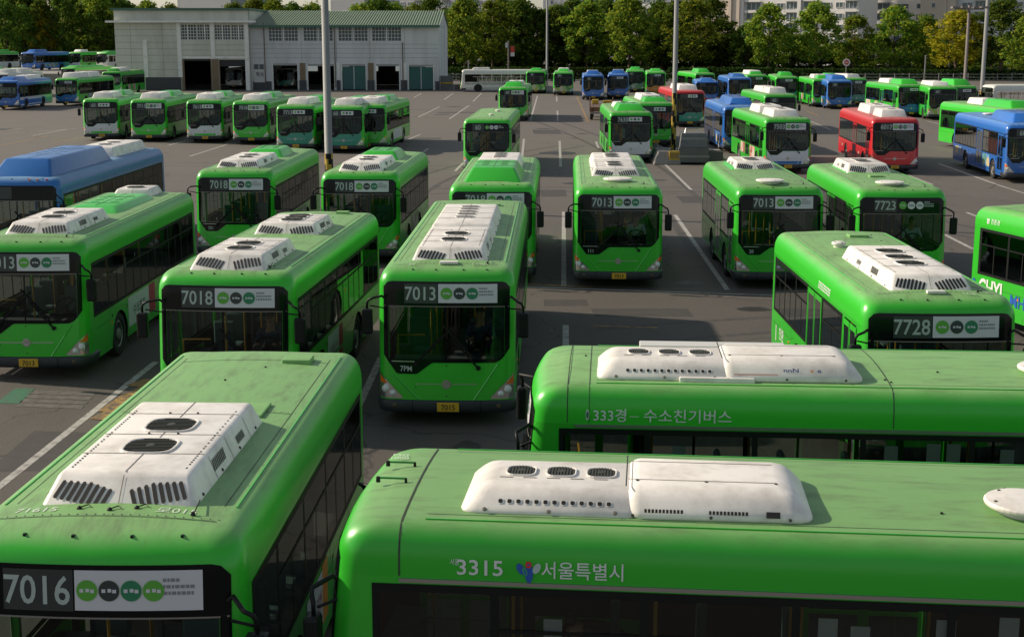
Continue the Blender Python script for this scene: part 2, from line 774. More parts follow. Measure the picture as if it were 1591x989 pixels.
def panes_of(L, side):
    lay = layout(L)
    segs = [(lay['b0'] + .06, 1.58)]
    if side > 0:
        spans = [(1.66, lay['b1'] - .1)]
    else:
        spans = [(1.66, lay['d0'] - .08), (lay['d1'] + .08, lay['b1'] - .1)]
        segs = []
    for a, b in spans:
        n = max(1, round((b - a) / 1.25))
        w = (b - a - .07 * (n - 1)) / n
        segs += [(a + k * (w + .07), a + k * (w + .07) + w) for k in range(n)]
    return segs


def band_mesh(L, side, BLACKM):
    """black window surround of one side: everything of the band that is not a pane, and the sliding-pane bars"""
    def mk():
        mb = MB()
        lay = layout(L)
        segs = panes_of(L, side)
        y = lay['b0'] if side > 0 else 1.60
        cuts = []
        for a, b in segs:
            cuts.append((y, a))
            y = b
        cuts.append((y, lay['b1']))
        za, zb, pa, pb = 1.22, 2.37, 1.29, 2.30
        for a, b in cuts:
            if side < 0 and a < lay['d0'] < b:
                spatch(mb, side, a, lay['d0'] - .03, za, zb, BLACKM, .006)
                spatch(mb, side, lay['d1'] + .03, b, za, zb, BLACKM, .006)
            elif b - a > .005:
                spatch(mb, side, a, b, za, zb, BLACKM, .006)
        for i, (a, b) in enumerate(segs):
            spatch(mb, side, a, b, za, pa, BLACKM, .006)
            spatch(mb, side, a, b, pb, zb, BLACKM, .006)
            if a > 1.6:
                spatch(mb, side, a, b, 1.955, 1.99, BLACKM, .010)
                spatch(mb, side, (a + b) / 2 - .018, (a + b) / 2 + .018, 1.30, 1.955, BLACKM, .009)
        return mb.mesh('window_frame')
    return cached(('band', L, side, BLACKM.name), mk)


def frit_lo(x):
    """lower edge of the black windscreen surround, with the notch at the entrance side"""
    z = 1.19
    if x < -.26:
        z = 1.19 - .21 * min(1, (-.26 - x) / .28)
    if x < -.90:
        z = .98 + .34 * ((-.90 - x) / .245)
    if x > .86:
        z = 1.19 + .26 * ((x - .86) / .285) ** 1.7
    return z


def frit_hi(x):
    a = max(0, abs(x) - .98) / .165
    return 2.655 - .10 * (1 - math.sqrt(max(0, 1 - min(1, a) ** 2)))


def surround_mesh():
    def mk():
        mb = MB()
        fpatch(mb, -1.145, 1.145, 2.215, frit_hi, BLACK, .006, 30, 5)
        fpatch(mb, -1.145, -1.055, frit_lo, 2.215, BLACK, .006, 6, 10)
        fpatch(mb, 1.055, 1.145, frit_lo, 2.215, BLACK, .006, 6, 10)
        fpatch(mb, -1.055, 1.055, frit_lo, lambda x: max(1.255, frit_lo(x) + .03), BLACK, .006, 44, 3)
        fpatch(mb, -.022, .012, 1.25, 2.215, BLACK, .007, 2, 6)
        fpatch(mb, -1.13, 1.13, 2.20, 2.215, SEAMW, .010, 24, 1)
        fpatch(mb, -1.0, -.57, 1.20, 1.216, STEEL, .012, 8, 1)
        return mb.mesh('windscreen_surround', smooth=True)
    return cached('surround', mk)


def glass_mesh():
    def mk():
        mb = MB()
        fpatch(mb, -1.06, 1.06, 1.24, 2.22, SCREEN, .001, 24, 8)
        return mb.mesh('windscreen', smooth=True)
    return cached('screen', mk)


def front_panel_mesh(m, m2=None):
    def mk():
        mb = MB()
        top = lambda x: frit_lo(x) - .012
        bot = lambda x: .503 if abs(x) < .795 else min(frit_lo(x) - .03, .57 + (abs(x) - .80) / .425 * .44)
        fpatch(mb, -1.08, 1.08, bot, top, m, .014, 60, 5)
        if m2:
            fpatch(mb, -.72, .72, .52, .66, m2, .02, 16, 1)
        for s in (-1, 1):        # pressed creases running up to the windscreen corners
            vs = []
            for k in range(7):
                t = k / 6
                x, z = s * (.50 + .44 * t), .51 + (.66 if s > 0 else .44) * t
                vs += [F(x - .022, z, .014), F(x, z, .030), F(x + .022, z, .014)]
            mb.add(vs, [(3 * k + q, 3 * k + 3 + q, 3 * k + 4 + q, 3 * k + 1 + q) for k in range(6) for q in (0, 1)], m)
        fpatch(mb, -.55, .55, .795, .812, STEEL, .020, 12, 1)
        mb.lathe(F(0, .80, .012), (0, -1, 0), [(.085, 0), (.085, .012), (.055, .014), (.045, .012)], STEEL, 20)
        for x, z in ((0, 1.14), (.0, .58), (-.56, .74)):
            mb.lathe(F(x, z, .012), (0, -1, 0), [(.014, 0), (.012, .012)], GRILLE, 8)
        return mb.mesh('front_panel', smooth=False)
    return cached(('fp', m.name, m2.name if m2 else ''), mk)


def bumper_mesh():
    def mk():
        mb = MB()
        vv = [-1.42, -1.2, -1.0, -.985, -.95, -.9, -.85, -.7, -.4, 0, .4, .7, .85, .9, .95, .985, 1.0, 1.2, 1.42]
        zz = [(.27, .0), (.285, .03), (.36, .045), (.465, .045), (.495, .03), (.50, .0)]
        vs = [P(v, max(.27, z), o) for v in vv for z, o in zz]
        q = len(zz)
        fs = [(i * q + k, (i + 1) * q + k, (i + 1) * q + k + 1, i * q + k + 1) for i in range(len(vv) - 1) for k in range(q - 1)]
        mb.add(vs, fs, BUMPER)
        for x in (-.95, .95):
            mb.lathe(F(x, .40, .030), (0, -1, 0), [(.045, 0), (.04, .018), (.03, .02)], mat('fog_lamp', (.10, .07, .04), .2), 12)
        for x in (-.62, .62):
            mb.box(x - .006, x + .006, Yf(x, .5) - .048, Yf(x, .5) - .02, .29, .49, BLACKM)
        return mb.mesh('bumper', smooth=True)
    return cached('bumper', mk)


def headlight_meshes(s):
    def mk():
        zl = lambda x: .525
        zh = lambda x: .55 + max(0, (abs(x) - .80)) / .425 * .44
        a = MB()
        fpatch(a, s * .80, s * 1.225, zl, zh, CHROME, .010, 12, 4)
        b = MB()
        for x, z, r in ((.985, .62, .058), (1.105, .70, .078)):
            b.lathe(F(s * x, z, .008), (0, -1, 0), [(r, 0), (r, .014), (r * .72, .012), (r * .68, .03), (r * .3, .036)], LAMP, 14)
        c = MB()
        fpatch(c, s * 1.09, s * 1.215, lambda x: .80, lambda x: .815 + (abs(x) - 1.09) * 1.0, AMBER, .016, 5, 2)
        return a.mesh('headlight', smooth=True), b.mesh('lamp', smooth=True), c.mesh('turn_signal', smooth=True)
    return cached(('hl', s), mk)


def mirror_mesh(s):
    def mk():
        mb = MB()
        hx, hy = (-1.41, -.04) if s < 0 else (1.39, .08)
        top = 2.30 if s < 0 else 2.22
        mb.tube([F(s * 1.12, 2.34, .0), F(s * 1.17, 2.385, .07), (s * 1.29, hy - .03, top + .10), (hx - s * .03, hy - .02, top + .06), (hx, hy, top), (hx, hy, top - .12)], .022, BLACKM, 8)
        mb.tube([F(s * 1.14, 2.16, .0), (hx - s * .04, hy + .03, top - .05)], .014, BLACKM, 6)
        hz = top - .10
        m2 = MB()
        m2.box(hx - .098, hx + .098, hy - .08, hy + .06, hz - .46, hz, BLACKM)
        h = m2.mesh('mirror_head', bevel=.035, seg=2, smooth=False)
        m3 = MB()
        m3.box(hx - .075, hx + .075, hy + .061, hy + .066, hz - .42, hz - .04, STEEL)
        return mb.mesh('mirror_arm', smooth=True), h, m3.mesh('mirror_glass')
    return cached(('mir', s), mk)


def wiper_mesh(s):
    def mk():
        mb = MB()
        if s < 0:
            a, b = (-.56, 1.17), (-.12, 1.64)
        else:
            a, b = (.58, 1.10), (.10, 1.65)
        pa, pb = F(a[0], a[1], .05), F(b[0], b[1], .06)
        mb.bar(pa, pb, .026, .03, BLACKM)
        d = (b[0] - a[0], b[1] - a[1])
        q0 = F(a[0] + d[0] * .25 + .04, a[1] + d[1] * .3, .03)
        q1 = F(b[0] + d[0] * .45 + .04, b[1] + d[1] * .45, .03)
        mb.bar(q0, q1, .03, .035, BLACKM)
        mb.lathe(F(a[0], a[1], .0), (0, -1, 0), [(.045, 0), (.04, .06)], BLACKM, 10)
        return mb.mesh('wiper')
    return cached(('wip', s), mk)


def wheel_meshes():
    def mk():
        t = MB()
        t.lathe((0, 0, 0), (1, 0, 0), [(.30, -.13), (.46, -.13), (.495, -.09), (.495, .09), (.46, .13), (.33, .13), (.30, .09)], RUBBER, 28)
        r = MB()
        r.lathe((0, 0, 0), (1, 0, 0), [(.305, -.12), (.305, .10), (.28, .112), (.24, .06), (.14, .05), (.12, .12), (.06, .13)], RIM, 20)
        for k in range(8):
            a = 2 * math.pi * k / 8
            r.lathe((.055, .19 * math.cos(a), .19 * math.sin(a)), (1, 0, 0), [(.018, 0), (.016, .035)], STEEL, 6)
        return t.mesh('tyre', smooth=False), r.mesh('rim', smooth=False)
    return cached('wheel', mk)


def arch_mesh(L, m):
    def mk():
        mb = MB()
        lay = layout(L)
        for side in (-1, 1):
            for w in (lay['w1'], lay['w2']):
                n = 14
                rad = .56
                zc = .48
                arc = [(w + rad * math.cos(math.pi * k / n), zc + rad * math.sin(math.pi * k / n) * .98) for k in range(n + 1)]
                rect = []
                for (y, z) in arc:
                    dy, dz = y - w, z - zc
                    k = min(.60 / max(1e-6, abs(dy)), .58 / max(1e-6, abs(dz)))
                    rect.append((w + dy * k, zc + dz * k))
                vs = [S(side, y, max(.30, z), .003) for y, z in arc] + [S(side, y, max(.30, z), .003) for y, z in rect]
                fs = [(k, k + 1, n + 2 + k, n + 1 + k) for k in range(n)]
                mb.add(vs, fs, m)
                # dark inner liner, and the short strips below the arc's ends
                ins = [(side * (w_at(.6) - .38), y, max(.30, z)) for y, z in arc]
                vs = [S(side, y, max(.30, z), .003) for y, z in arc] + ins
                mb.add(vs, fs, BLACKM)
                mb.poly(ins, BLACKM)
        return mb.mesh('wheel_arch')
    return cached(('arch', L, m.name), mk)


def door_meshes(y0, y1, m, holed):
    def mk():
        mb = MB()
        g = MB()
        e = .055
        ym = (y0 + y1) / 2
        z0, z1 = .42, 2.34
        for a, b in ((y0, ym), (ym, y1)):
            spatch(mb, -1, a, a + e, z0, z1, m, .014)
            spatch(mb, -1, b - e, b, z0, z1, m, .014)
            spatch(mb, -1, a + e, b - e, z0, z0 + .16, m, .014)
            spatch(mb, -1, a + e, b - e, z1 - .10, z1, m, .014)
            spatch(mb, -1, a + e, b - e, 1.18, 1.23, m, .014)
            mb.box(-HW - .06, -HW - .014, (a + b) / 2 - .012, (a + b) / 2 + .012, 1.05, 1.6, STEEL) if 0 else None
            spatch(g, -1, a + e, b - e, z0 + .16, 1.18, GLASS if holed else DARKGLASS, .011)
            spatch(g, -1, a + e, b - e, 1.23, z1 - .10, GLASS if holed else DARKGLASS, .011)
        spatch(mb, -1, ym - .012, ym + .012, z0, z1, BLACKM, .017)
        # deep frame so that the door reads as set in the wall
        for y in (y0, y1):
            mb.box(-HW - .018, -HW + .05, y - .02, y + .02, z0, z1, m)
        return mb.mesh('door'), g.mesh('door_glass')
    return cached(('door', y0, y1, m.name, holed), mk)


def interior_mesh(L):
    def mk():
        mb = MB()
        mb.box(-1.15, 1.15, .45, L - .3, .38, .42, BLACKM)
        mb.box(-1.0, 1.0, .34, .66, .60, 1.20, INTER)
        mb.box(.10, 1.05, .66, .84, .60, 1.24, INTER)
        mb.box(.30, .80, .60, .83, 1.24, 1.29, BLACKM)
        mb.box(-1.15, 1.15, L - 1.9, L - .35, .42, .95, INTER)
        mb.box(-1.12, 1.12, .55, L - .35, 2.40, 2.43, CEIL)
        mb.box(.10, .14, 1.55, 1.60, .42, 2.3, INTER)
        mb.box(.10, 1.15, 1.60, 1.63, .42, 1.5, INTER)
        return mb.mesh('cabin')
    return cached(('int', L), mk)


def seat_mesh(x, y):
    mb = MB()
    mb.box(-.21, .21, -.2, .22, .0, .10, SEAT)
    mb.box(-.21, .21, .17, .26, .08, .66, SEAT)
    mb.box(-.03, .03, -.05, .05, -.35, .0, BLACKM)
    return mb


def seat_me():
    return cached('seat', lambda: seat_mesh(0, 0).mesh('seat', bevel=.03, seg=1))


def rails_mesh(L):
    def mk():
        mb = MB()
        for y in [1.7 + 1.3 * k for k in range(int((L - 2.5) / 1.3))]:
            for x in (-.42, .42):
                mb.tube([(x, y, .42), (x, y, 2.40)], .017, RAIL, 6)
        for x in (-.42, .42):
            mb.tube([(x, 1.6, 2.12), (x, L - .8, 2.12)], .015, RAIL, 6)
        mb.tube([(-.95, .75, .45), (-.95, .75, 1.55), (-.45, .78, 1.55)], .018, RAIL, 6)
        return mb.mesh('handrail')
    return cached(('rail', L), mk)


def steering_mesh():
    def mk():
        mb = MB()
        c = Vector((.55, .92, 1.40))
        ax = Vector((0, -.62, .78)).normalized()
        s = ax.orthogonal().normalized()
        t = ax.cross(s)
        pts = [c + (s * math.cos(a) + t * math.sin(a)) * .225 for a in [2 * math.pi * k / 24 for k in range(25)]]
        mb.tube(pts, .018, BLACKM, 6)
        mb.tube([c - s * .22, c, c + s * .22], .014, BLACKM, 6)
        mb.tube([c, c - ax * .35], .03, BLACKM, 6)
        return mb.mesh('steering_wheel', smooth=True)
    return cached('steer', mk)


# ---- roof equipment
def tapered(mb, x0, x1, y0, y1, z0, z1, m, sx, sf, sr):
    vs = [(x0, y0, z0), (x1, y0, z0), (x1, y1, z0), (x0, y1, z0),
          (x0 + sx, y0 + sf, z1), (x1 - sx, y0 + sf, z1), (x1 - sx, y1 - sr, z1), (x0 + sx, y1 - sr, z1)]
    mb.add(vs, [(3, 2, 1, 0), (4, 5, 6, 7), (0, 1, 5, 4), (1, 2, 6, 5), (2, 3, 7, 6), (3, 0, 4, 7)], m)


def fan_mesh(rx, ry):
    def mk():
        mb = MB()
        n = 22

        def oval(sx, sy, z):
            return [(sx * math.copysign(abs(math.cos(a)) ** .55, math.cos(a)), sy * math.copysign(abs(math.sin(a)) ** .55, math.sin(a)), z)
                    for a in [2 * math.pi * k / n for k in range(n)]]
        a, b, c = oval(rx * 1.10, ry * 1.10, 0), oval(rx * 1.07, ry * 1.07, .016), oval(rx, ry, .014)
        d = oval(rx * .98, ry * .98, .005)
        vs = a + b + c + d
        fs = []
        for r in range(3):
            fs += [(r * n + k, r * n + (k + 1) % n, (r + 1) * n + (k + 1) % n, (r + 1) * n + k) for k in range(n)]
        mb.add(vs, fs, ACW)
        mb.add(d, [tuple(range(n))], GRILLE)
        for k in range(-4, 5):
            y = k * ry / 4.6
            h = rx * max(.05, (1 - abs(y / ry) ** 2.2)) ** .5
            mb.box(-h, h, y - .008, y + .008, .008, .017, SEAM)
        mb.lathe((0, 0, .006), (0, 0, 1), [(.045, 0), (.04, .012)], SEAM, 10)
        return mb.mesh('fan')
    return cached(('fan', rx, ry), mk)


def rot2(p, c, a):
    x, y = p[0] - c[0], p[1] - c[1]
    return (c[0] + x * math.cos(a) - y * math.sin(a), c[1] + x * math.sin(a) + y * math.cos(a))


def ac_wedge(root, y0, y1, w=1.42, h=.22, fans=2, detail=True, slots=True, split=False, x=0.0):
    """white roof air conditioner with a sloped, slotted front"""
    key = ('wedge', round(y1 - y0, 2), w, h, slots, detail)
    Lq = y1 - y0
    zt = h
    sf, sr, sx = min(.30, Lq * .13), .12, .125

    def mk():
        mb = MB()
        tapered(mb, -w / 2, w / 2, 0, Lq, -.09, h, ACW, sx, sf, sr)
        me = mb.mesh('air_conditioner', bevel=.05, seg=3)
        bm = bmesh.new()
        bm.from_mesh(me)
        bm.to_mesh(me)
        bm.free()
        for p in me.polygons:
            p.use_smooth = True
        return me
    o = link('air_conditioner', cached(key, mk), root)
    o.location = (x, y0, cap(0) - .0)
    base = o

    def front(xx, t, off=.006):      # point on the front slope, t 0..1 up
        n = Vector((0, -(h + .09), sf)).normalized()
        return Vector((xx, sf * t, -.09 + (h + .09) * t)) + n * off

    def side(s, yy, t, off=.006):
        n = Vector((s * (h + .09), 0, sx)).normalized()
        return Vector((s * (w / 2 - sx * t), yy, -.09 + (h + .09) * t)) + n * off

    if slots:
        def mk2():
            g = MB()
            for s in (-1, 1):
                for k in range(8):
                    xc = s * (.15 + .060 * k) * (w / 1.42)
                    ln = .40 - .02 * abs(k - 3)
                    lean = -s * .055
                    t0 = .22 + .030 * k
                    t1 = t0 + ln
                    wd_ = .020
                    p = [front(xc - wd_ * .5, t0 - .05), front(xc + wd_ * .5, t0 - .05), front(xc + wd_, t0), front(xc + lean + wd_, t1), front(xc + lean + wd_ * .5, t1 + .05), front(xc + lean - wd_ * .5, t1 + .05), front(xc + lean - wd_, t1), front(xc - wd_, t0)]
                    g.poly(p, GRILLE)
            if detail:
                for s in (-1, 1):
                    for k in range(9):
                        yy = Lq * .30 + k * .05
                        g.poly([side(s, yy, .45), side(s, yy + .024, .45), side(s, yy + .06, .78), side(s, yy + .036, .78)], GRILLE)
                    for k in range(10):
                        yy = Lq * .62 + k * .03
                        g.poly([side(s, yy, .42), side(s, yy + .017, .42), side(s, yy + .017, .66), side(s, yy, .66)], GRILLE)
                    yy = sf + .12
                    while yy < Lq - .5:
                        xx = s * (w / 2 - sx - .075)
                        g.poly([(xx - .008, yy, h + .004), (xx + .008, yy, h + .004), (xx + .008, yy + .035, h + .004), (xx - .008, yy + .035, h + .004)], SEAM)
                        yy += random.choice((.065, .065, .11))
            return g.mesh('grille')
        link('grille', cached(key + ('g',), mk2), base)
    if detail:
        def mk3():
            g = MB()
            g.box(-.004, .004, sf + .02, Lq - sr - .03, h + .001, h + .004, SEAMW)
            g.poly([front(-.004, .2), front(.004, .2), front(.004, .93), front(-.004, .93)], SEAMW)
            for t in (.30, .52, .78):
                g.box(-w / 2 + sx + .02, w / 2 - sx - .02, Lq * t - .005, Lq * t + .005, h + .001, h + .004, SEAMW)
                for s in (-1, 1):
                    g.poly([side(s, Lq * t - .005, .2, .004), side(s, Lq * t + .005, .2, .004), side(s, Lq * t + .005, .93, .004), side(s, Lq * t - .005, .93, .004)], SEAMW)
                    for q in (.10, .45):
                        g.lathe((s * q * w, Lq * t + .03, h), (0, 0, 1), [(.014, 0), (.011, .012)], SEAM, 7) if q < .4 else None
            for s in (-1, 1):
                for k in range(4):
                    p = side(s, Lq * (.12 + .25 * k), .30, 0)
                    g.lathe(p, (s, 0, .6), [(.018, 0), (.014, .012)], SEAM, 7)
            return g.mesh('seams')
        link('panel_seam', cached(key + ('s',), mk3), base)
    n = fans
    for k in range(n):
        f = link('fan', fan_mesh(.235 if n < 4 else .20, .225 if n < 4 else .085), base)
        yy = Lq * (.38 + (.25 if n < 3 else .19) * k) if n < 4 else Lq * (.34 + .12 * k)
        f.location = (0, yy, h + .002)
    return o


def ac_long(root, y0, y1, xo, w, h, second=True, logo=False):
    """long two-piece white unit with round fans and a row of slots"""
    ym = y0 + (y1 - y0) * .475
    l1, l2 = ym - y0, y1 - ym
    mb = MB()
    tapered(mb, -w / 2, w / 2, 0, l1 + .12, -.06, h, ACW, .20, .22, .0)
    me = mb.mesh('air_conditioner', bevel=.13, seg=6)
    for p in me.polygons:
        p.use_smooth = True
    a = link('air_conditioner', me, root)
    a.location = (xo, y0, cap(0))
    for k in range(3):
        f = link('fan', fan_mesh(.125, .125), a)
        f.location = (-w * .02, l1 * (.36 + .24 * k), h + .002)

    def side(yy, t, off, hh, sx=.20):
        n = Vector(((hh + .06), 0, sx)).normalized()
        return Vector((w / 2 - sx * t, yy, -.06 + (hh + .06) * t)) + n * off
    g = MB()
    for k in range(13):
        yy = l1 * .27 + k * l1 * .052
        for off, m, e in ((.004, ACW, .010), (.006, GRILLE, 0)):
            d = .019 + e
            c = [(side(yy + d * math.copysign(abs(math.cos(q)) ** .6, math.cos(q)), .55 + (.065 + e * 2) * math.copysign(abs(math.sin(q)) ** .6, math.sin(q)), off, h)) for q in [2 * math.pi * i / 12 for i in range(12)]]
            g.poly(c, m)
    for k in range(5):
        yy = l1 * (.24 + .14 * k)
        g.box(-w * .02 + .17, -w * .02 + .18, yy, yy + .12, h + .001, h + .005, SEAMW)
    for yy, t in ((l1 * .18, .28), (l1 * .55, .26), (l1 * .93, .28)):
        g.lathe(side(yy, t, 0, h), (1, 0, .7), [(.020, 0), (.016, .012), (.008, .013)], SEAMW, 9)
    link('grille', g.mesh('grille'), a)
    h2 = h + .05
    mb = MB()
    tapered(mb, -w / 2 - .015, w / 2 + .015, 0, l2, -.06, h2, ACW, .18, .0, .24)
    me = mb.mesh('air_conditioner_cover', bevel=.13, seg=6)
    for p in me.polygons:
        p.use_smooth = True
    b = link('air_conditioner', me, root)
    b.location = (xo, ym - .02, cap(0))

    def side2(yy, t, off):
        n = Vector(((h2 + .06), 0, .18)).normalized()
        return Vector((w / 2 + .015 - .18 * t, yy, -.06 + (h2 + .06) * t)) + n * off
    g = MB()
    if logo:
        wv = 0
        for s_, m_, px in (('nnN', MATS['logo_blue'], 0), ('v', MATS['logo_orange'], .31), ('e', MATS['logo_blue'], .40)):
            write(g, s_, .07, lambda x, y: side2(l2 * .42 + px + x, .50 + y * 2.2, .006), m_, .01, 1.1)
        g.poly([side2(l2 * .08, .36, .005), side2(l2 * .38, .36, .005), side2(l2 * .38, .42, .005), side2(l2 * .08, .42, .005)], MATS['advert_pink'])
    else:
        for c0 in (.10, .43):
            for k in range(11):
                yy = l2 * c0 + k * .031
                g.poly([side2(yy, .30, .006), side2(yy + .020, .30, .006), side2(yy + .020, .40, .006), side2(yy, .40, .006)], GRILLE)
        g.poly([side2(l2 * .72, .25, .006), side2(l2 * .79, .25, .006), side2(l2 * .79, .42, .006), side2(l2 * .72, .42, .006)], GRILLE)
    for k in range(3):
        g.lathe(side2(l2 * (.04 + .40 * k), .22, 0), (1, 0, .7), [(.016, 0), (.012, .010)], SEAM, 8)
        g.lathe((w * .22, l2 * (.06 + .36 * k), h2), (0, 0, 1), [(.016, 0), (.012, .008)], SEAM, 8)
    g.box(-w / 2 + .19, w / 2 - .19, .0, .012, h2 - .004, h2 + .004, SEAM)
    g.box(w * .20, w * .206, .02, l2 - .36, h2 + .001, h2 + .004, SEAMW)
    g.box(-w * .22, -w * .215, .02, l2 - .36, h2 + .001, h2 + .004, SEAMW)
    link('grille', g.mesh('cover_grille'), b)


def hood(root, y0, y1, w, h, m):
    """body-coloured fairing over gas tanks, sloped at the front"""
    def mk():
        mb = MB()
        Lq = y1 - y0
        tapered(mb, -w / 2, w / 2, 0, Lq, -.10, h, m, .26, min(.75, Lq * .25), .25)
        me = mb.mesh('tank_fairing', bevel=.09, seg=3)
        for p in me.polygons:
            p.use_smooth = True
        return me
    o = link('tank_fairing', cached(('hood', round(y1 - y0, 2), w, h, m.name), mk), root)
    o.location = (0, y0, cap(0))
    g = MB()
    Lq = y1 - y0
    for s in (-1, 1):
        for k in range(5):
            yy = Lq * .42 + k * Lq * .09
            g.box(s * w * .16 - .10, s * w * .16 + .10, yy - .012, yy + .012, h, h + .006, SEAM)
    g.box(-.004, .004, min(.8, Lq * .27), Lq - .3, h, h + .005, SEAM)
    for k in range(2):
        g.box(-w / 2 + .3, w / 2 - .3, Lq * (.34 + .36 * k), Lq * (.34 + .36 * k) + .01, h, h + .005, SEAM)
    q = link('panel_seam', g.mesh('fairing_seam'), o)


def disc(root, x, y, r=.36):
    def mk():
        mb = MB()
        mb.lathe((0, 0, 0), (0, 0, 1), [(r * .7, -.03), (r * .72, .05), (r * .98, .055), (r, .07), (r, .085), (r * .96, .10), (r * .5, .118), (.02, .122)], ACW, 36)
        for a in range(5):
            q = 2 * math.pi * a / 5
            mb.lathe((r * .82 * math.cos(q), r * .82 * math.sin(q), .104), (0, 0, 1), [(.016, 0), (.012, .01)], SEAM, 7)
        return mb.mesh('roof_vent')
    o = link('roof_vent', cached(('disc', r), mk), root)
    o.location = (x, y, cap(x) - .005)


def hatch(root, x, y, w, d, m, h=.04):
    mb = MB()
    mb.box(-w / 2, w / 2, -d / 2, d / 2, -.02, h, m)
    o = link('roof_hatch', mb.mesh('roof_hatch', bevel=.012, seg=2), root)
    o.location = (x, y, cap(x))


def fittings(root, L, seamy=(.62,), seed=0, aerial=True, gut=SEAM):
    """marker lamps, bolts, aerial and panel joints on the roof"""
    rnd = random.Random(seed)
    def mk():
        mb = MB()
        for y in (list(seamy) + [L * .55, L - .9] if aerial else []):
            n = 14
            vs = []
            for k in range(n + 1):
                x = -.94 + 1.88 * k / n
                vs += [(x, y - .006, cap(x, .003)), (x, y + .006, cap(x, .003))]
            mb.add(vs, [(2 * k, 2 * k + 1, 2 * k + 3, 2 * k + 2) for k in range(n)], SEAM)
        for s in (-1, 1):
            mb.add([(s * .925, 1.0, cap(.925, .003)), (s * .932, 1.0, cap(.932, .003)), (s * .932, L - .7, cap(.932, .003)), (s * .925, L - .7, cap(.925, .003))], [(0, 1, 2, 3)], SEAM)
        for x in (-.62, -.2, .30, .72) if aerial else ():
            z = 2.84
            mb.box(x - .012, x + .012, Yf(x, z) - .003, Yf(x, z) + .03, z - .005, z + .018, BLACKM)
        for k in range(9):
            x, y = rnd.uniform(-.85, .85), rnd.uniform(.75, L - 1)
            mb.lathe((x, y, cap(x, -.004)), (0, 0, 1), [(.016, 0), (.012, .018)], BLACKM, 7)
        if aerial:
            mb.tube([(.72, .72, cap(.7)), (.74, .76, cap(.7) + .05), (.71, 1.0, cap(.7) + .04)], .006, BLACKM, 5)
            mb.lathe((.72, .72, cap(.7, -.01)), (0, 0, 1), [(.025, 0), (.015, .04)], BLACKM, 8)
        for s in (-1, 1):        # rain gutter along the roof edge
            mb.box(s * 1.035 - .006, s * 1.035 + .006, 1.0, L - .5, 2.865, 2.889, gut)
        for k in range(26) if aerial else ():
            x = -.96 + 1.92 * k / 25
            for y in (.66, L * .55 + .05):
                mb.lathe((x, y, cap(x, -.004)), (0, 0, 1), [(.007, 0), (.005, .008)], SEAM, 5)
        return mb.mesh('roof_fitting')
    link('roof_fitting', cached(('fit', L, tuple(seamy), seed % 4, aerial, gut.name), mk), root)


# ---- the destination sign
def sign(root, num, style, near=True):
    mb = MB()
    fpatch(mb, -.76, -.16, 2.265, 2.615, LEDB, .009, 8, 2)
    o = link('destination_sign', mb.mesh('destination_sign'), root)
    if num:
        t = MB()
        size = .245
        w = text_geo(num, size, .012, .86)[2]
        write(t, num, size, lambda x, y: F(-.47 - w / 2 + x, 2.325 + y, .012), LED, .012, .86)
        link('route_number', t.mesh('route_number'), o)
    if style is None:
        return
    white = style.startswith('panel')
    n = 4 if style == 'panel4' else 3
    x0, x1 = -.145, .92
    a = MB()
    if style == 'small':
        fpatch(a, x0, .62, 2.34, 2.58, ADWHITE, .012, 8, 2)
        for k, m in enumerate((EM1, EM2, EM3)):
            x = x0 + .16 + k * .2
            a.poly([F(x + .07 * math.cos(.628 * i), 2.46 + .07 * math.sin(.628 * i), .016) for i in range(10)], m)
        link('advert_panel', a.mesh('advert_panel'), root)
        return
    if white:
        fpatch(a, x0, x1, 2.275, 2.615, ADWHITE, .012, 12, 2)
        p = link('advert_panel', a.mesh('advert_panel'), root)
    else:
        p = o
    ems = [EM1, EM2, EM3, EM1][:n] if white else [EM1, ADWHITE, ADWHITE]
    r = .088 if n == 4 else .105
    step = .185 if n == 4 else .232
    for k, m in enumerate(ems):
        e = MB()
        xc = x0 + .105 + k * step if n == 4 else x0 + .15 + k * step
        ringp = lambda q, off: [F(xc + q * math.cos(2 * math.pi * i / 24), 2.445 + q * math.sin(2 * math.pi * i / 24), off) for i in range(24)]
        if white:
            e.poly(ringp(r * 1.06, .0145), EM4)
        e.poly(ringp(r, .0165), m)
        for q in ((-.045, .0), (.005, .004), (.045, -.003)):
            fpatch(e, xc + q[0] - .016, xc + q[0] + .016, 2.43 + q[1], 2.46 + q[1], ADWHITE if m is not ADWHITE else EM2, .0185, 1, 1)
        link('emblem', e.mesh('emblem'), p)
    t = MB()
    rnd = random.Random(num)
    xs = x0 + .74
    for r_, z in enumerate((2.52, 2.465, 2.41)):
        x = xs
        xe = xs + (.15 if r_ == 0 else .27)
        while x < xe - .02:
            wd_ = rnd.choice((.018, .026, .034))
            fpatch(t, x, min(x + wd_, xe), z, z + .028, PRINTG if white else LED, .016, 1, 1)
            x += wd_ + .010
    link('small_print', t.mesh('small_print'), p)


def plate(root, s):
    mb = MB()
    mb.box(-.20, .20, -.018, 0, -.085, .085, YELLOW)
    o = link('license_plate', mb.mesh('license_plate', bevel=.006, seg=1), root)
    o.location = (0.03, Yf(0, .45) - .048, .385)
    t = MB()
    w = text_geo(s, .10, .012, .95)[2]
    write(t, s, .10, lambda x, y: (x - w / 2, -.020, y - .05), INK, .012, .95)
    link('plate_number', t.mesh('plate_number'), o)


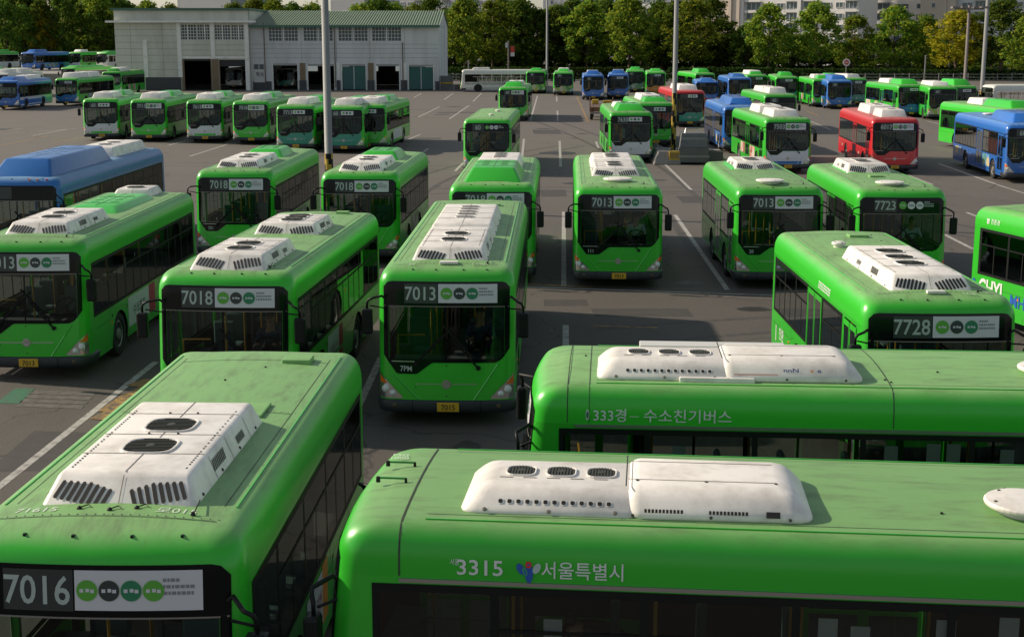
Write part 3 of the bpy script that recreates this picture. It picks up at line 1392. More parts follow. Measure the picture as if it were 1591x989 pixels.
def bus(name, x, y, rz, L, label, cat='bus', group=None, col='green', front=None, front2=None, num=None, style='panel3', roof=(), lod=0,
        skirt=None, adverts=(), notch=None, plate_no='7013', extras=None, z=0.0, doors=True, sx=1.0, seed=None, roofcol=None, frame_m=None, panes=True):
    root = empty(name, (x, y, z), R(rz), label, cat, group)
    if sx != 1:
        root.scale = (1, 1, sx)
    bm_, rm = PAINTS[col]
    pm = MATS[col + '_panel']
    if roofcol:
        rm = PAINTS[roofcol][1]
    lay = layout(L)
    fm = front or pm
    link('body', shell_mesh(L, 0, bm_, doors), root)
    rf = link('roof', shell_mesh(L, 1, rm, doors), root)
    link('windscreen_surround', surround_mesh(), root)
    link('windscreen', glass_mesh(), root)
    link('front_panel', front_panel_mesh(fm, front2), root)
    link('bumper', bumper_mesh(), root)
    link('wheel_arch', arch_mesh(L, pm), root)
    for s in (-1, 1):
        hm = headlight_meshes(s)
        h = link('headlight', hm[0], root)
        link('lamp', hm[1], h)
        link('turn_signal', hm[2], h)
        mm = mirror_mesh(s)
        a = link('mirror_arm', mm[0], root)
        hd = link('mirror_head', mm[1], a)
        link('wiper', wiper_mesh(s), root)
        link('window_frame', band_mesh(L, s, frame_m or BLACKM), root)
        for a, b in panes_of(L, s) if panes else ():
            def mk():
                g = MB()
                spatch(g, s, a - .01, b + .01, 1.28, 2.31, GLASS, .0035)
                return g.mesh('window_pane')
            link('window_pane', cached(('pane', L, s, a), mk), root)
        tm, rmh = wheel_meshes()
        for w in (lay['w1'], lay['w2']):
            t = link('wheel', tm, root)
            t.location = (s * 1.09, w, .495)
            t.rotation_euler = (0, 0, 0 if s > 0 else math.pi)
            if lod < 2:
                link('rim', rmh, t)
    if doors:
        for a, b, hol in ((.58, 1.48, True), (lay['d0'] + .02, lay['d1'] - .02, True)):
            d, g = door_meshes(a, b, pm, hol)
            do = link('door', d, root)
            link('door_glass', g, do)
    link('cabin', interior_mesh(L), root)
    link('steering_wheel', steering_mesh(), root)
    link('handrail', rails_mesh(L), root)
    if lod < 2:
        ys = [2.4 + .85 * k for k in range(int((L - 3.6) / .85))]
        for k, yy in enumerate(ys):
            for xx in (-.72, .72) + ((.28,) if k > len(ys) * .6 else ()):
                if xx < 0 and abs(yy - (lay['d0'] + lay['d1']) / 2) < .8:
                    continue
                s_ = link('seat', seat_me(), root)
                s_.location = (xx, yy, .86)
        s_ = link('driver_seat', seat_me(), root)
        s_.location = (.55, 1.33, 1.06)
    sign(root, num, style)
    plate(root, plate_no)
    if notch:
        t = MB()
        write(t, notch, .10, lambda u, v: F(-.84 + u, 1.03 + v, .012), LED, .01, .9)
        link('small_number', t.mesh('small_number'), root)
    sd = seed if seed is not None else int(abs(x * 7 + y * 3)) % 97
    fittings(root, L, seed=sd, aerial=abs(rz) < 80, gut=MATS[col + '_panel'])
    for r in roof:
        k = r[0]
        if k == 'wedge':
            ac_wedge(root, r[1], r[2], **(r[3] if len(r) > 3 else {}))
        elif k == 'long':
            ac_long(root, *r[1:])
        elif k == 'hood':
            hood(root, r[1], r[2], r[3] if len(r) > 3 else 1.8, r[4] if len(r) > 4 else .33, rm)
        elif k == 'disc':
            disc(root, r[1], r[2], *r[3:])
        elif k == 'hatch':
            hatch(root, *r[1:])
    if skirt:
        for s in (-1, 1):
            mb = MB()
            lo, hi = .42, 1.215
            for a, b in ((1.62 if s < 0 else .62, lay['w1'] - .60), (lay['w1'] + .60, (lay['d0'] - .04) if s < 0 else lay['w2'] - .60), ((lay['d1'] + .04) if s < 0 else None, lay['w2'] - .60), (lay['w2'] + .60, L - .25)):
                if a is not None and b > a:
                    spatch(mb, s, a, b, lo, hi, skirt, .005)
            for w in (lay['w1'], lay['w2']):
                spatch(mb, s, w - .60, w + .60, 1.07, hi, skirt, .0055)
            link('side_panel', mb.mesh('side_panel'), root)
    if lod < 2:
        for s in (-1, 1):
            def mkj():
                mb = MB()
                for yy in (lay['w1'] - .72, lay['w1'] + .70, lay['w2'] - .70, lay['w2'] + .68):
                    spatch(mb, s, yy - .005, yy + .005, .34, 1.21, SEAM, .0045)
                for a, b in ((lay['w1'] + .70, lay['w2'] - .70), (lay['w2'] + .68, L - .3), (.65, lay['w1'] - .72)):
                    if s > 0 or a > lay['d1'] or b < lay['d0']:
                        spatch(mb, s, a, b, .955, .963, SEAM, .0045)
                        n = int((b - a) / .9)
                        for k in range(1, n):
                            yy = a + (b - a) * k / n
                            spatch(mb, s, yy - .004, yy + .004, .34, .955, SEAM, .0045)
                for yy in (1.75, lay['w2'] + .9):
                    mb.lathe(S(s, yy, .86, .0), (s, 0, 0), [(.035, 0), (.03, .012)], AMBER, 8)
                return mb.mesh('panel_joint')
            link('panel_joint', cached(('pj', L, s), mkj), root)
    for (s, a, b, z0, z1, m, txt, tm) in adverts:
        mb = MB()
        spatch(mb, s, a, b, z0, z1, m, .008)
        ad = link('side_advert', mb.mesh('side_advert'), root)
        if txt:
            t = MB()
            hgt = (z1 - z0) * .28
            w = text_geo(txt, hgt)[2]
            k = min(1.0, (b - a) * .85 / max(.01, w))
            y0 = (a + b) / 2 - s * w * k / 2
            write(t, txt, hgt, lambda u, v: S(s, y0 + s * u * k, (z0 + z1) / 2 - hgt / 2 + v, .012), tm)
            link('advert_lettering', t.mesh('advert_lettering'), ad)
    if extras:
        extras(root)
    return root

# ------------------------------------------------------------------ ground
def asphalt():
    m = bpy.data.materials.new('asphalt')
    m.use_nodes = True
    n = m.node_tree.nodes
    l = m.node_tree.links
    b = n['Principled BSDF']
    tc = n.new('ShaderNodeTexCoord')

    def noise(scale, detail, lo, hi, rough=.6, src=None):
        z = n.new('ShaderNodeTexNoise')
        z.inputs['Scale'].default_value = scale
        z.inputs['Detail'].default_value = detail
        z.inputs['Roughness'].default_value = rough
        l.new(src or tc.outputs['Object'], z.inputs[0])
        r = n.new('ShaderNodeMapRange')
        r.inputs[1].default_value = lo
        r.inputs[2].default_value = hi
        l.new(z.outputs[0], r.inputs[0])
        return r.outputs[0]

    def mix(f, a, c):
        x = n.new('ShaderNodeMix')
        x.data_type = 'RGBA'
        l.new(f, x.inputs[0])
        if isinstance(a, tuple):
            x.inputs[6].default_value = (*a, 1)
        else:
            l.new(a, x.inputs[6])
        x.inputs[7].default_value = (*c, 1)
        return x.outputs[2]
    c = mix(noise(.09, 6, .35, .7), (.084, .073, .064), (.058, .052, .047))
    mp = n.new('ShaderNodeMapping')
    mp.inputs['Scale'].default_value = (1, .25, 1)
    l.new(tc.outputs['Object'], mp.inputs[0])
    c = mix(noise(.5, 7, .52, .78, .7, mp.outputs[0]), c, (.045, .042, .040))
    c = mix(noise(28, 3, .40, .75), c, (.104, .092, .081))
    c = mix(noise(.33, 5, .66, .74, .6), c, (.030, .028, .027))
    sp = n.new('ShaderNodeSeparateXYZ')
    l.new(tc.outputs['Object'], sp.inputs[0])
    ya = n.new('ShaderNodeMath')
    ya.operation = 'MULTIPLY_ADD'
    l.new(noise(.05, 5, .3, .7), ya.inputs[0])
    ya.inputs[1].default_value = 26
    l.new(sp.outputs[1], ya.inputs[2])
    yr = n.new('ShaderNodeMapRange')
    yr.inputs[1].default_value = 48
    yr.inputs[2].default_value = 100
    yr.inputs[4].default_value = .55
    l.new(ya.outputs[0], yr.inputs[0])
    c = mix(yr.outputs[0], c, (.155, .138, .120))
    # hairline cracks and paving joints
    v = n.new('ShaderNodeTexVoronoi')
    v.feature = 'DISTANCE_TO_EDGE'
    v.inputs['Scale'].default_value = .16
    nz = n.new('ShaderNodeTexNoise')
    nz.inputs['Scale'].default_value = .8
    nz.inputs['Detail'].default_value = 5
    l.new(tc.outputs['Object'], nz.inputs[0])
    va = n.new('ShaderNodeVectorMath')
    va.operation = 'MULTIPLY_ADD'
    l.new(nz.outputs['Color'], va.inputs[0])
    va.inputs[1].default_value = (1.6, 1.6, 0)
    l.new(tc.outputs['Object'], va.inputs[2])
    l.new(va.outputs[0], v.inputs[0])
    cr = n.new('ShaderNodeMapRange')
    cr.inputs[1].default_value = .0
    cr.inputs[2].default_value = .006
    cr.inputs[3].default_value = .75
    cr.inputs[4].default_value = 0
    l.new(v.outputs[0], cr.inputs[0])
    c = mix(cr.outputs[0], c, (.022, .021, .02))
    l.new(c, b.inputs['Base Color'])
    b.inputs['Roughness'].default_value = .85
    z = n.new('ShaderNodeTexNoise')
    z.inputs['Scale'].default_value = 45
    z.inputs['Detail'].default_value = 4
    l.new(tc.outputs['Object'], z.inputs[0])
    bp = n.new('ShaderNodeBump')
    bp.inputs['Strength'].default_value = .35
    bp.inputs['Distance'].default_value = .02
    l.new(z.outputs[0], bp.inputs['Height'])
    l.new(bp.outputs[0], b.inputs['Normal'])
    return m


ASPH = asphalt()
mb = MB()
mb.add([(-900, -60, 0), (900, -60, 0), (900, 1800, 0), (-900, 1800, 0)], [(0, 1, 2, 3)], ASPH)
struct(link('ground', mb.mesh('ground')))

GRASS = mat('grass_green', (.045, .075, .022), .9, dirt=.5, dirt_col=(.08, .07, .03), dirt_scale=.4)
CONC = mat('concrete', (.26, .25, .23), .85, dirt=.6, dirt_col=(.10, .095, .085), dirt_scale=1.1)
mb = MB()
mb.box(-400, 400, 236, 340, -.3, .14, GRASS)
struct(link('grass_verge', mb.mesh('grass_verge')))
mb = MB()
mb.box(-400, 400, 235.2, 235.95, -.3, .16, CONC)
struct(link('kerb', mb.mesh('kerb')))
ROADC = mat('street_asphalt', (.08, .077, .074), .85, dirt=.4)
mb = MB()
mb.box(-400, 400, 274, 284, -.3, .15, ROADC)
struct(link('street', mb.mesh('street')))


def worn(name, col, cover):
    m = bpy.data.materials.new(name)
    m.use_nodes = True
    n = m.node_tree.nodes
    l = m.node_tree.links
    b = n['Principled BSDF']
    b.inputs['Roughness'].default_value = .8
    tc = n.new('ShaderNodeTexCoord')
    z = n.new('ShaderNodeTexNoise')
    z.inputs['Scale'].default_value = 5
    z.inputs['Detail'].default_value = 9
    z.inputs['Roughness'].default_value = .75
    l.new(tc.outputs['Object'], z.inputs[0])
    r = n.new('ShaderNodeMapRange')
    r.inputs[1].default_value = cover - .08
    r.inputs[2].default_value = cover + .14
    l.new(z.outputs[0], r.inputs[0])
    x = n.new('ShaderNodeMix')
    x.data_type = 'RGBA'
    l.new(r.outputs[0], x.inputs[0])
    x.inputs[6].default_value = (*col, 1)
    x.inputs[7].default_value = (.075, .068, .062, 1)
    l.new(x.outputs[2], b.inputs['Base Color'])
    return m


LWHITE = worn('line_white', (.40, .385, .36), .55)
LFAINT = worn('line_faint', (.14, .13, .118), .46)
LYEL = worn('line_yellow', (.42, .24, .05), .47)
LGRN = worn('patch_green', (.02, .16, .08), .52)


def line(mb, u1, v1, u2, v2, w, m, z=.004):
    a, b = ground(u1, v1), ground(u2, v2)
    d = (b - a).normalized()
    s = Vector((-d.y, d.x, 0)) * w / 2
    n = max(1, int((b - a).length / 3))
    vs = []
    for k in range(n + 1):
        p = a + (b - a) * k / n
        vs += [(p.x - s.x, p.y - s.y, z), (p.x + s.x, p.y + s.y, z)]
    mb.add(vs, [(2 * k, 2 * k + 1, 2 * k + 3, 2 * k + 2) for k in range(n)], m)


mb = MB()
for q in [(-120, 850, 242, 562), (549, 648, 592, 555), (879, 560, 879, 505), (876, 445, 876, 329), (1049, 334, 1130, 450),
          (707, 266, 720, 253), (869.5, 219, 871, 259), (810, 255, 814, 216), (926, 220, 930, 230), (824, 188, 835, 149),
          (866, 172, 866.6, 188), (865, 150, 865, 158), (294.6, 243, 354, 224), (262, 226, 298, 216), (614, 225, 653, 209),
          (643, 152, 655, 145), (650, 182, 683, 166), (698, 185, 729, 164), (735, 158, 748, 145), (658, 236, 665, 231), (690, 155, 704, 145),
          (1032, 254, 1074, 295), (1502, 330, 1522, 338), (1467, 364, 1512, 387), (1458, 254, 1547, 286), (1549, 287, 1600, 303), (1411, 272, 1449, 287),
          (1258, 188, 1292, 202), (50, 211, 104, 201), (10, 202, 35, 200), (60, 204, 118, 200), (1440, 188, 1460, 193)]:
    line(mb, *q, .15, LWHITE)
line(mb, 560, 431, 600, 433, .12, LWHITE)
line(mb, 812, 445.5, 1000, 452, .10, LWHITE)
line(mb, 1000, 452, 1212, 459, .10, LWHITE)
struct(link('bay_lines', mb.mesh('bay_lines')))
mb = MB()
for q in [(0, 226, 76, 211), (81, 222, 136, 212), (896.5, 150, 902, 163), (902, 163, 914, 190), (1253, 172, 1272, 180), (1430, 202, 1459, 206), (140, 218, 215, 206)]:
    line(mb, *q, .16, LYEL)
line(mb, 806, 441, 920, 446, .14, LYEL, .006)
line(mb, 1100, 459, 1215, 466, .20, LFAINT, .006)
line(mb, 918, 506, 1022, 509, .10, LYEL, .005)
line(mb, 1090, 292, 1130, 297, .2, LFAINT, .006)
line(mb, 1490, 304, 1585, 315, .22, LFAINT, .006)
line(mb, 1535, 299, 1560, 311, .3, LFAINT, .008)
line(mb, 1000, 300, 1076, 301, .12, LFAINT, .006)
for q in [(165, 640, 205, 612), (190, 622, 232, 600), (152, 652, 176, 640), (205, 600, 236, 590)]:
    line(mb, *q, .34, LYEL, .006 + .0015 * (q[0] % 7))
struct(link('yellow_lines', mb.mesh('yellow_lines')))
mb = MB()


def gq(mb, pts, m, z):
    mb.poly([ground(u, v, 0) + Vector((0, 0, z)) for u, v in pts], m)


gq(mb, [(-6, 626), (24, 603), (54, 604), (30, 627)], LGRN, .005)
for k in range(4):
    v0 = 606 + k * 6.6
    gq(mb, [(54 - k * 8, v0), (150 - k * 6, v0 + 4), (145 - k * 6, v0 + 9), (46 - k * 8, v0 + 5.4)], LFAINT, .005)
struct(link('painted_patch', mb.mesh('painted_patch')))
TYREM = worn('tyre_mark', (.040, .037, .034), .47)
PATCHM = mat('patch_asphalt', (.046, .042, .039), .8, dirt=.7, dirt_col=(.075, .067, .060), dirt_scale=3)
mb = MB()
rp_ = random.Random(9)
for k, (u, v, w, h) in enumerate([(1000, 485, 2.6, 1.1), (860, 300, 1.2, 3.0), (640, 215, 4.2, 1.2), (1330, 300, 3.2, 1.5), (230, 195, 5, 1.4), (60, 700, 1.0, 2.4), (850, 205, 2.2, 5), (1080, 310, 1.4, 2.6), (1500, 270, 2.5, 2), (880, 470, 1.2, .9), (720, 175, 5, 2)]):
    c = ground(u, v)
    mb.poly([(c.x + sx_ * w / 2 * rp_.uniform(.92, 1.05), c.y + sy_ * h / 2 * rp_.uniform(.92, 1.05), .0016) for sx_, sy_ in ((-1, -1), (1, -1), (1, 1), (-1, 1))], PATCHM)
struct(link('repair_patches', mb.mesh('repair_patches')))
mb = MB()
for k, (xa, ya_, xb, yb_, bend) in enumerate([(-6, 52, 3, 92, 3), (-4.2, 52, 4.8, 92, 3), (6, 46, 2, 120, -2), (7.9, 46, 3.9, 120, -2), (22, 40, 14, 66, 3), (24, 40, 16, 66, 3), (-30, 76, 0, 74, 2), (-30, 78, 0, 76, 2), (2, 31, 12, 33.5, .6), (2, 33, 12, 35.2, .5), (-14, 60, 20, 62, 3), (-14, 62, 20, 64, 3)]):
    vs = []
    n = 16
    for q in range(n + 1):
        t = q / n
        b_ = bend * math.sin(math.pi * t)
        dx, dy = xb - xa, yb_ - ya_
        ln = math.hypot(dx, dy)
        px, py = xa + dx * t - dy / ln * b_, ya_ + dy * t + dx / ln * b_
        vs += [(px - dy / ln * .13, py + dx / ln * .13, .0010 + .00004 * k), (px + dy / ln * .13, py - dx / ln * .13, .0010 + .00004 * k)]
    mb.add(vs, [(2 * q, 2 * q + 1, 2 * q + 3, 2 * q + 2) for q in range(n)], TYREM)
struct(link('tyre_marks', mb.mesh('tyre_marks')))
OIL = mat('oil_dark', (.018, .017, .016), .6, dirt=.5, dirt_col=(.05, .047, .044), dirt_scale=2)
DRIP = mat('oil_drip', (.040, .037, .034), .7, dirt=.6, dirt_col=(.07, .063, .056), dirt_scale=4)
mb = MB()
rr_ = random.Random(3)
for (u, v, a, b) in [(868, 238, 1.25, 1.3), (1022, 280, .5, .3), (890, 285, .6, .4), (705, 166, .8, .8), (688, 178, .9, .6), (655, 252, .5, .5), (1075, 440, .5, .4), (620, 228, .7, .5), (905, 208, .5, .4), (845, 200, .6, .5), (1170, 480, .5, .3), (205, 232, .8, .6), (4, 201, .9, .8)]:
    c = ground(u, v)
    n = 18
    pts = [(c.x + a * math.cos(2 * math.pi * k / n) * rr_.uniform(.75, 1.15), c.y + b * math.sin(2 * math.pi * k / n) * rr_.uniform(.75, 1.15), .003 + .0002 * (u % 5)) for k in range(n)]
    mb.poly(pts, OIL)
for k in range(60):
    x, y = rr_.uniform(-22, 26), rr_.uniform(18, 110)
    a, b = rr_.uniform(.08, .30), rr_.uniform(.08, .34)
    n = 12
    mb.poly([(x + a * math.cos(2 * math.pi * q / n) * rr_.uniform(.6, 1.25), y + b * math.sin(2 * math.pi * q / n) * rr_.uniform(.6, 1.25), .0022 + .00002 * k) for q in range(n)], DRIP)
struct(link('oil_stains', mb.mesh('oil_stains')))

# ------------------------------------------------------------------ the depot building
WALLC = mat('cladding_pale', (.58, .59, .51), .75, dirt=.8, dirt_col=(.33, .33, .27), dirt_scale=.35, streak=(1, 1, .25))
WALLG = mat('cladding_grey', (.60, .62, .62), .75, dirt=.8, dirt_col=(.36, .365, .36), dirt_scale=.35, streak=(1, 1, .25))
ROOFG = mat('roof_green', (.22, .30, .20), .6, dirt=.4, dirt_col=(.14, .18, .12), dirt_scale=.5)
TRIMG = mat('roof_trim_green', (.06, .14, .10), .6)
TRIMW = mat('trim_pale', (.78, .78, .73), .7, dirt=.3)
DARKB = mat('plinth_dark', (.06, .065, .07), .8, dirt=.4)
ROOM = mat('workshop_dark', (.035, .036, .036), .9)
WGLASS = mat('factory_glass', (.07, .10, .115), .12)
WFRAME = mat('window_frame_white', (.66, .68, .68), .6)
BROWN = mat('post_tan', (.20, .15, .09), .8, dirt=.4)
SHUT = mat('shutter_grey', (.30, .31, .30), .6)
Yb = 193.0


def cut_wall(mb, x0, x1, z0, z1, y, holes, m, th=.3, seams=None):
    xs = sorted({x0, x1} | {h[0] for h in holes} | {h[1] for h in holes})
    zs = sorted({z0, z1} | {h[2] for h in holes} | {h[3] for h in holes})
    for a, b in zip(xs, xs[1:]):
        for c, d in zip(zs, zs[1:]):
            cx, cz = (a + b) / 2, (c + d) / 2
            if any(h[0] < cx < h[1] and h[2] < cz < h[3] for h in holes):
                continue
            mb.add([(a, y, c), (b, y, c), (b, y, d), (a, y, d)], [(0, 1, 2, 3)], m)
            mb.add([(a, y + th, c), (b, y + th, c), (b, y + th, d), (a, y + th, d)], [(0, 1, 2, 3)], m)
    for a, b, c, d in holes:
        mb.add([(a, y, c), (b, y, c), (b, y + th, c), (a, y + th, c)], [(0, 1, 2, 3)], m)
        mb.add([(a, y, d), (b, y, d), (b, y + th, d), (a, y + th, d)], [(0, 1, 2, 3)], m)
        for x in (a, b):
            mb.add([(x, y, c), (x, y + th, c), (x, y + th, d), (x, y, d)], [(0, 1, 2, 3)], m)


def bx(u, Y=Yb):
    return at(u, 100, Y).x


def bz(v, Y=Yb):
    return at(500, v, Y).z


dep = empty('depot_building', (0, 0, 0), 0, 'pale grey two storey workshop with green roof and open garage bays', 'building')
x0, x1, x2 = bx(183), bx(390), bx(682)
YL = Yb - .7
lw = [(bx(282), bx(309), bz(62), bz(38.5)), (bx(310.5), bx(333), bz(62), bz(38.5)), (bx(337), bx(361), bz(62), bz(39)), (bx(363), bx(385), bz(62), bz(39))]
ld = [(bx(287), bx(330), 0, bz(92)), (bx(342), bx(384), 0, bz(93))]
mb = MB()
cut_wall(mb, x0, x1, 0, bz(16.5), YL, lw + ld, WALLC)
mb.box(x0, x0 + .3, YL + .3, Yb + 26, 0, bz(16.5), WALLC)
mb.box(x1 - .3, x1, YL + .3, Yb + 26, 0, bz(16.5), WALLC)
link('wall', mb.mesh('wall'), dep)
rw = [(bx(u0), bx(u1), bz(64), bz(42)) for u0, u1 in ((419, 464), (473, 518), (527, 572), (579, 624))]
rd = [(bx(u0), bx(u1), 0, bz(vt)) for u0, u1, vt in ((423, 463, 99), (477, 520, 100), (530, 569, 100), (583, 621, 100), (634, 674, 101))]
mb = MB()
cut_wall(mb, x1 + .01, x2, 0, bz(40), Yb, rw + rd, WALLG)
mb.box(x2 - .3, x2, Yb + .3, Yb + 26, 0, bz(40), WALLG)
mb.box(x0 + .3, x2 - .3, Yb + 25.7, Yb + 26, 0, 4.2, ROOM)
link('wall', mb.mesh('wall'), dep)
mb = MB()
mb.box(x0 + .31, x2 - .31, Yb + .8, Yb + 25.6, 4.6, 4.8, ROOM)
link('mezzanine', mb.mesh('mezzanine'), dep)
# roofs
mb = MB()
ze, zr = bz(40.5), bz(15)
n = 78
for k in range(n):
    a, b = x1 - 2.2 + (x2 + .2 - x1 + 2.2) * k / n, x1 - 2.2 + (x2 + .2 - x1 + 2.2) * (k + 1) / n
    c = a + (b - a) * .55
    if a < x1:
        continue
    yy = Yb + 13
    vs = [(a, Yb - .7, ze), (c, Yb - .7, ze), (c, Yb - .7, ze + .12), (b, Yb - .7, ze + .12),
          (a, yy, zr), (c, yy, zr), (c, yy, zr + .12), (b, yy, zr + .12)]
    mb.add(vs, [(0, 1, 5, 4), (1, 2, 6, 5), (2, 3, 7, 6)], ROOFG)
mb.add([(x1, Yb + 13, zr), (x2 + .2, Yb + 13, zr), (x2 + .2, Yb + 27, ze), (x1, Yb + 27, ze)], [(0, 1, 2, 3)], ROOFG)
mb.box(x1, x2 + .2, Yb - .78, Yb - .705, ze - .22, ze + .10, TRIMG)
mb.box(x2 + .10, x2 + .16, Yb - .6, Yb + 13, ze, ze + .01, TRIMG)
mb.add([(x2 + .02, Yb, ze - .1), (x2 + .02, Yb + 13, zr - .08), (x2 + .02, Yb + 26, ze - .1)], [(0, 1, 2)], WALLG)
mb.box(x0 - .3, x1 + .2, YL - .35, Yb + 26.3, bz(16.5) + .003, bz(13), TRIMG)
link('roof', mb.mesh('roof'), dep)
mb = MB()
mb.box(x0 - 1.0, x1 + 1, YL - .8, YL - .003, bz(35.5), bz(32.5), TRIMW)
link('canopy', mb.mesh('canopy'), dep)

def pier(*a, name='pier'):
    b_ = MB()
    b_.box(*a)
    link(name, b_.mesh(name), dep)


pier(x0 + .9 + 3, bx(282), YL - .06, YL - .003, 0, bz(120), DARKB, name='plinth')
for u in (229, 282, 333.5, 386):
    w = .28
    pier(bx(u) - w, bx(u) + w, YL - .16, YL - .003, (0 if u > 300 else bz(120)) if u != 333.5 else bz(92), bz(62) if u in (229,) else bz(36), TRIMW)
pier(bx(280), bx(388), YL - .14, YL - .003, bz(91), bz(88), TRIMW, name='lintel')
pier(bx(331), bx(341), YL - .12, YL - .004, 0, bz(92), BROWN)
pier(bx(284), bx(287), YL - .12, YL - .004, 0, bz(92), BROWN)
pier(bx(384), bx(386.5), YL - .12, YL - .004, 0, bz(93), BROWN)
for u0, u1 in ((463, 477), (521, 530), (569, 583), (621, 634)):
    c = (bx(u0) + bx(u1)) / 2
    w = (bx(u1) - bx(u0)) / 2 - .15
    pier(c - w * .8, c + w * .8, Yb - .10, Yb - .003, 1.35, bz(98), BROWN if u0 in (463, 569) else TRIMW)
    pier(c - w, c + w, Yb - .16, Yb - .003, 0, 1.34, DARKB, name='plinth')
pier(x1 + .2, bx(421), Yb - .08, Yb - .003, 0, 1.2, DARKB, name='plinth')
pier(bx(676), x2, Yb - .08, Yb - .003, 0, 1.2, DARKB, name='plinth')
mb = MB()
for v in (46, 56, 66, 76, 86, 97, 108):
    for a, b in ((183.5, 281),):
        mb.box(bx(a), bx(b), YL - .008, YL - .001, bz(v) - .02, bz(v) + .02, SEAMW)
for u in (207, 256):
    mb.box(bx(u) - .02, bx(u) + .02, YL - .008, YL - .001, bz(119), bz(37), SEAMW)
for v in (70, 78, 86):
    mb.box(bx(286), bx(384), YL - .008, YL - .001, bz(v) - .02, bz(v) + .02, SEAMW)
for v in (69, 76, 83, 90):
    mb.box(x1 + .1, x2 - .1, Yb - .008, Yb - .001, bz(v) - .02, bz(v) + .02, SEAMW)
for u in (412, 469, 523, 575, 629):
    mb.box(bx(u) - .02, bx(u) + .02, Yb - .008, Yb - .001, bz(97), bz(42), SEAMW)
link('wall_joint', mb.mesh('wall_joint'), dep)
for u, zt in ((521, 42), (626, 66), (412, 36)):
    mb = MB()
    mb.tube([(bx(u), Yb - .2, .3), (bx(u), Yb - .2, bz(zt))], .07, mat('pipe_rust', (.14, .11, .08), .7), 6)
    link('downpipe', mb.mesh('downpipe'), dep)
for (a, b, c, d), Y in [(h, YL) for h in lw] + [(h, Yb) for h in rw]:
    f = MB()
    nx, nz = (6, 5) if Y == YL else (9, 4)
    g = MB()
    g.box(a, b, Y + .14, Y + .16, c, d, WGLASS)
    e = .05
    for k in range(nx + 1):
        x = a + (b - a) * k / nx
        f.box(max(a, x - e / 2), min(b, x + e / 2), Y + .06, Y + .12, c, d, WFRAME if Y == Yb else TRIMW)
    for k in range(nz + 1):
        z = c + (d - c) * k / nz
        f.box(a, b, Y + .05, Y + .13, max(c, z - e / 2), min(d, z + e / 2), WFRAME if Y == Yb else TRIMW)
    f.box((a + b) / 2 - .08, (a + b) / 2 + .08, Y + .03, Y + .125, c, d, WFRAME if Y == Yb else TRIMW)
    fo = link('window', f.mesh('window'), dep)
    link('pane', g.mesh('pane'), fo)
for k, (a, b, c, d) in enumerate(ld + rd):
    Y = YL if k < 2 else Yb
    s = MB()
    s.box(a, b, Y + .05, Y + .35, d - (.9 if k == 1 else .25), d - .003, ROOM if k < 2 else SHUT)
    e = .10
    for x in (a, b - e):
        s.box(x, x + e, Y - .05, Y + .08, 0, d, TRIMW if k > 1 else BROWN)
    link('roller_shutter', s.mesh('roller_shutter'), dep)
    if k in (4, 6):       # glazed sliding doors
        s = MB()
        s.box(a + .12, b - .12, Y + .12, Y + .15, .1, d - .3, mat('door_glass_teal', (.03, .11, .11), .1))
        s.box((a + b) / 2 - .04, (a + b) / 2 + .04, Y + .08, Y + .117, .1, d - .3, WFRAME)
        link('glass_door', s.mesh('glass_door'), dep)
    w = MB()
    w.box((a + b) / 2 - 1.0, (a + b) / 2 + .9, Yb + 25.55, Yb + 25.68, 2.0, 3.1, mat('window_daylight_glow', (.55, .60, .58), .6, emit=.35))  # solid panes that glow in place of daylight from behind
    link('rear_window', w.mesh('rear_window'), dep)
nb = MB()
nb.box(bx(394), bx(412), Yb - .12, Yb - .005, bz(128), bz(98), mat('board_white', (.50, .50, .48), .6))
nb.box(bx(395), bx(402), Yb - .13, Yb - .121, bz(108), bz(100), WGLASS)
nb.box(bx(403), bx(410), Yb - .13, Yb - .121, bz(108), bz(100), WGLASS)
no = link('notice_board', nb.mesh('notice_board'))
tag(no, 'white notice board with big black writing beside the garage bays', 'notice board')
t = MB()
write(t, '먹식', .55, lambda u, v: (bx(398) + u * .75, Yb - .135, bz(119) + v), INK, .02)
link('lettering', t.mesh('lettering'), no)

# ------------------------------------------------------------------ apartment blocks far behind
APW = mat('apartment_white', (.72, .70, .68), .85, dirt=.25, dirt_col=(.55, .53, .50), dirt_scale=.2)
APG = mat('apartment_grey', (.58, .59, .61), .85, dirt=.2, dirt_scale=.2, dirt_col=(.46, .46, .48))
APD = mat('apartment_dull', (.30, .31, .33), .85, dirt=.3, dirt_scale=.3, dirt_col=(.22, .22, .23))
APB = mat('apartment_beige', (.56, .48, .40), .85)
APGL = mat('apartment_glass', (.09, .13, .15), .15)
APF = mat('apartment_frame', (.55, .55, .54), .6)


def win_mesh(w, h, bars):
    def mk():
        mb = MB()
        mb.box(-w / 2, w / 2, -.10, .06, -h / 2, -h / 2 + .12, APF)
        mb.box(-w / 2, w / 2, -.10, .06, h / 2 - .12, h / 2, APF)
        for k in range(bars + 1):
            x = -w / 2 + (w - .12) * k / bars
            mb.box(x, x + .12, -.09, .05, -h / 2 + .12, h / 2 - .12, APF)
        return mb.mesh('window')
    return cached(('aw', w, h, bars), mk)


def pane_mesh(w, h):
    def mk():
        mb = MB()
        mb.box(-w / 2, w / 2, .0, .02, -h / 2, h / 2, APGL)
        return mb.mesh('pane')
    return cached(('ap', w, h), mk)


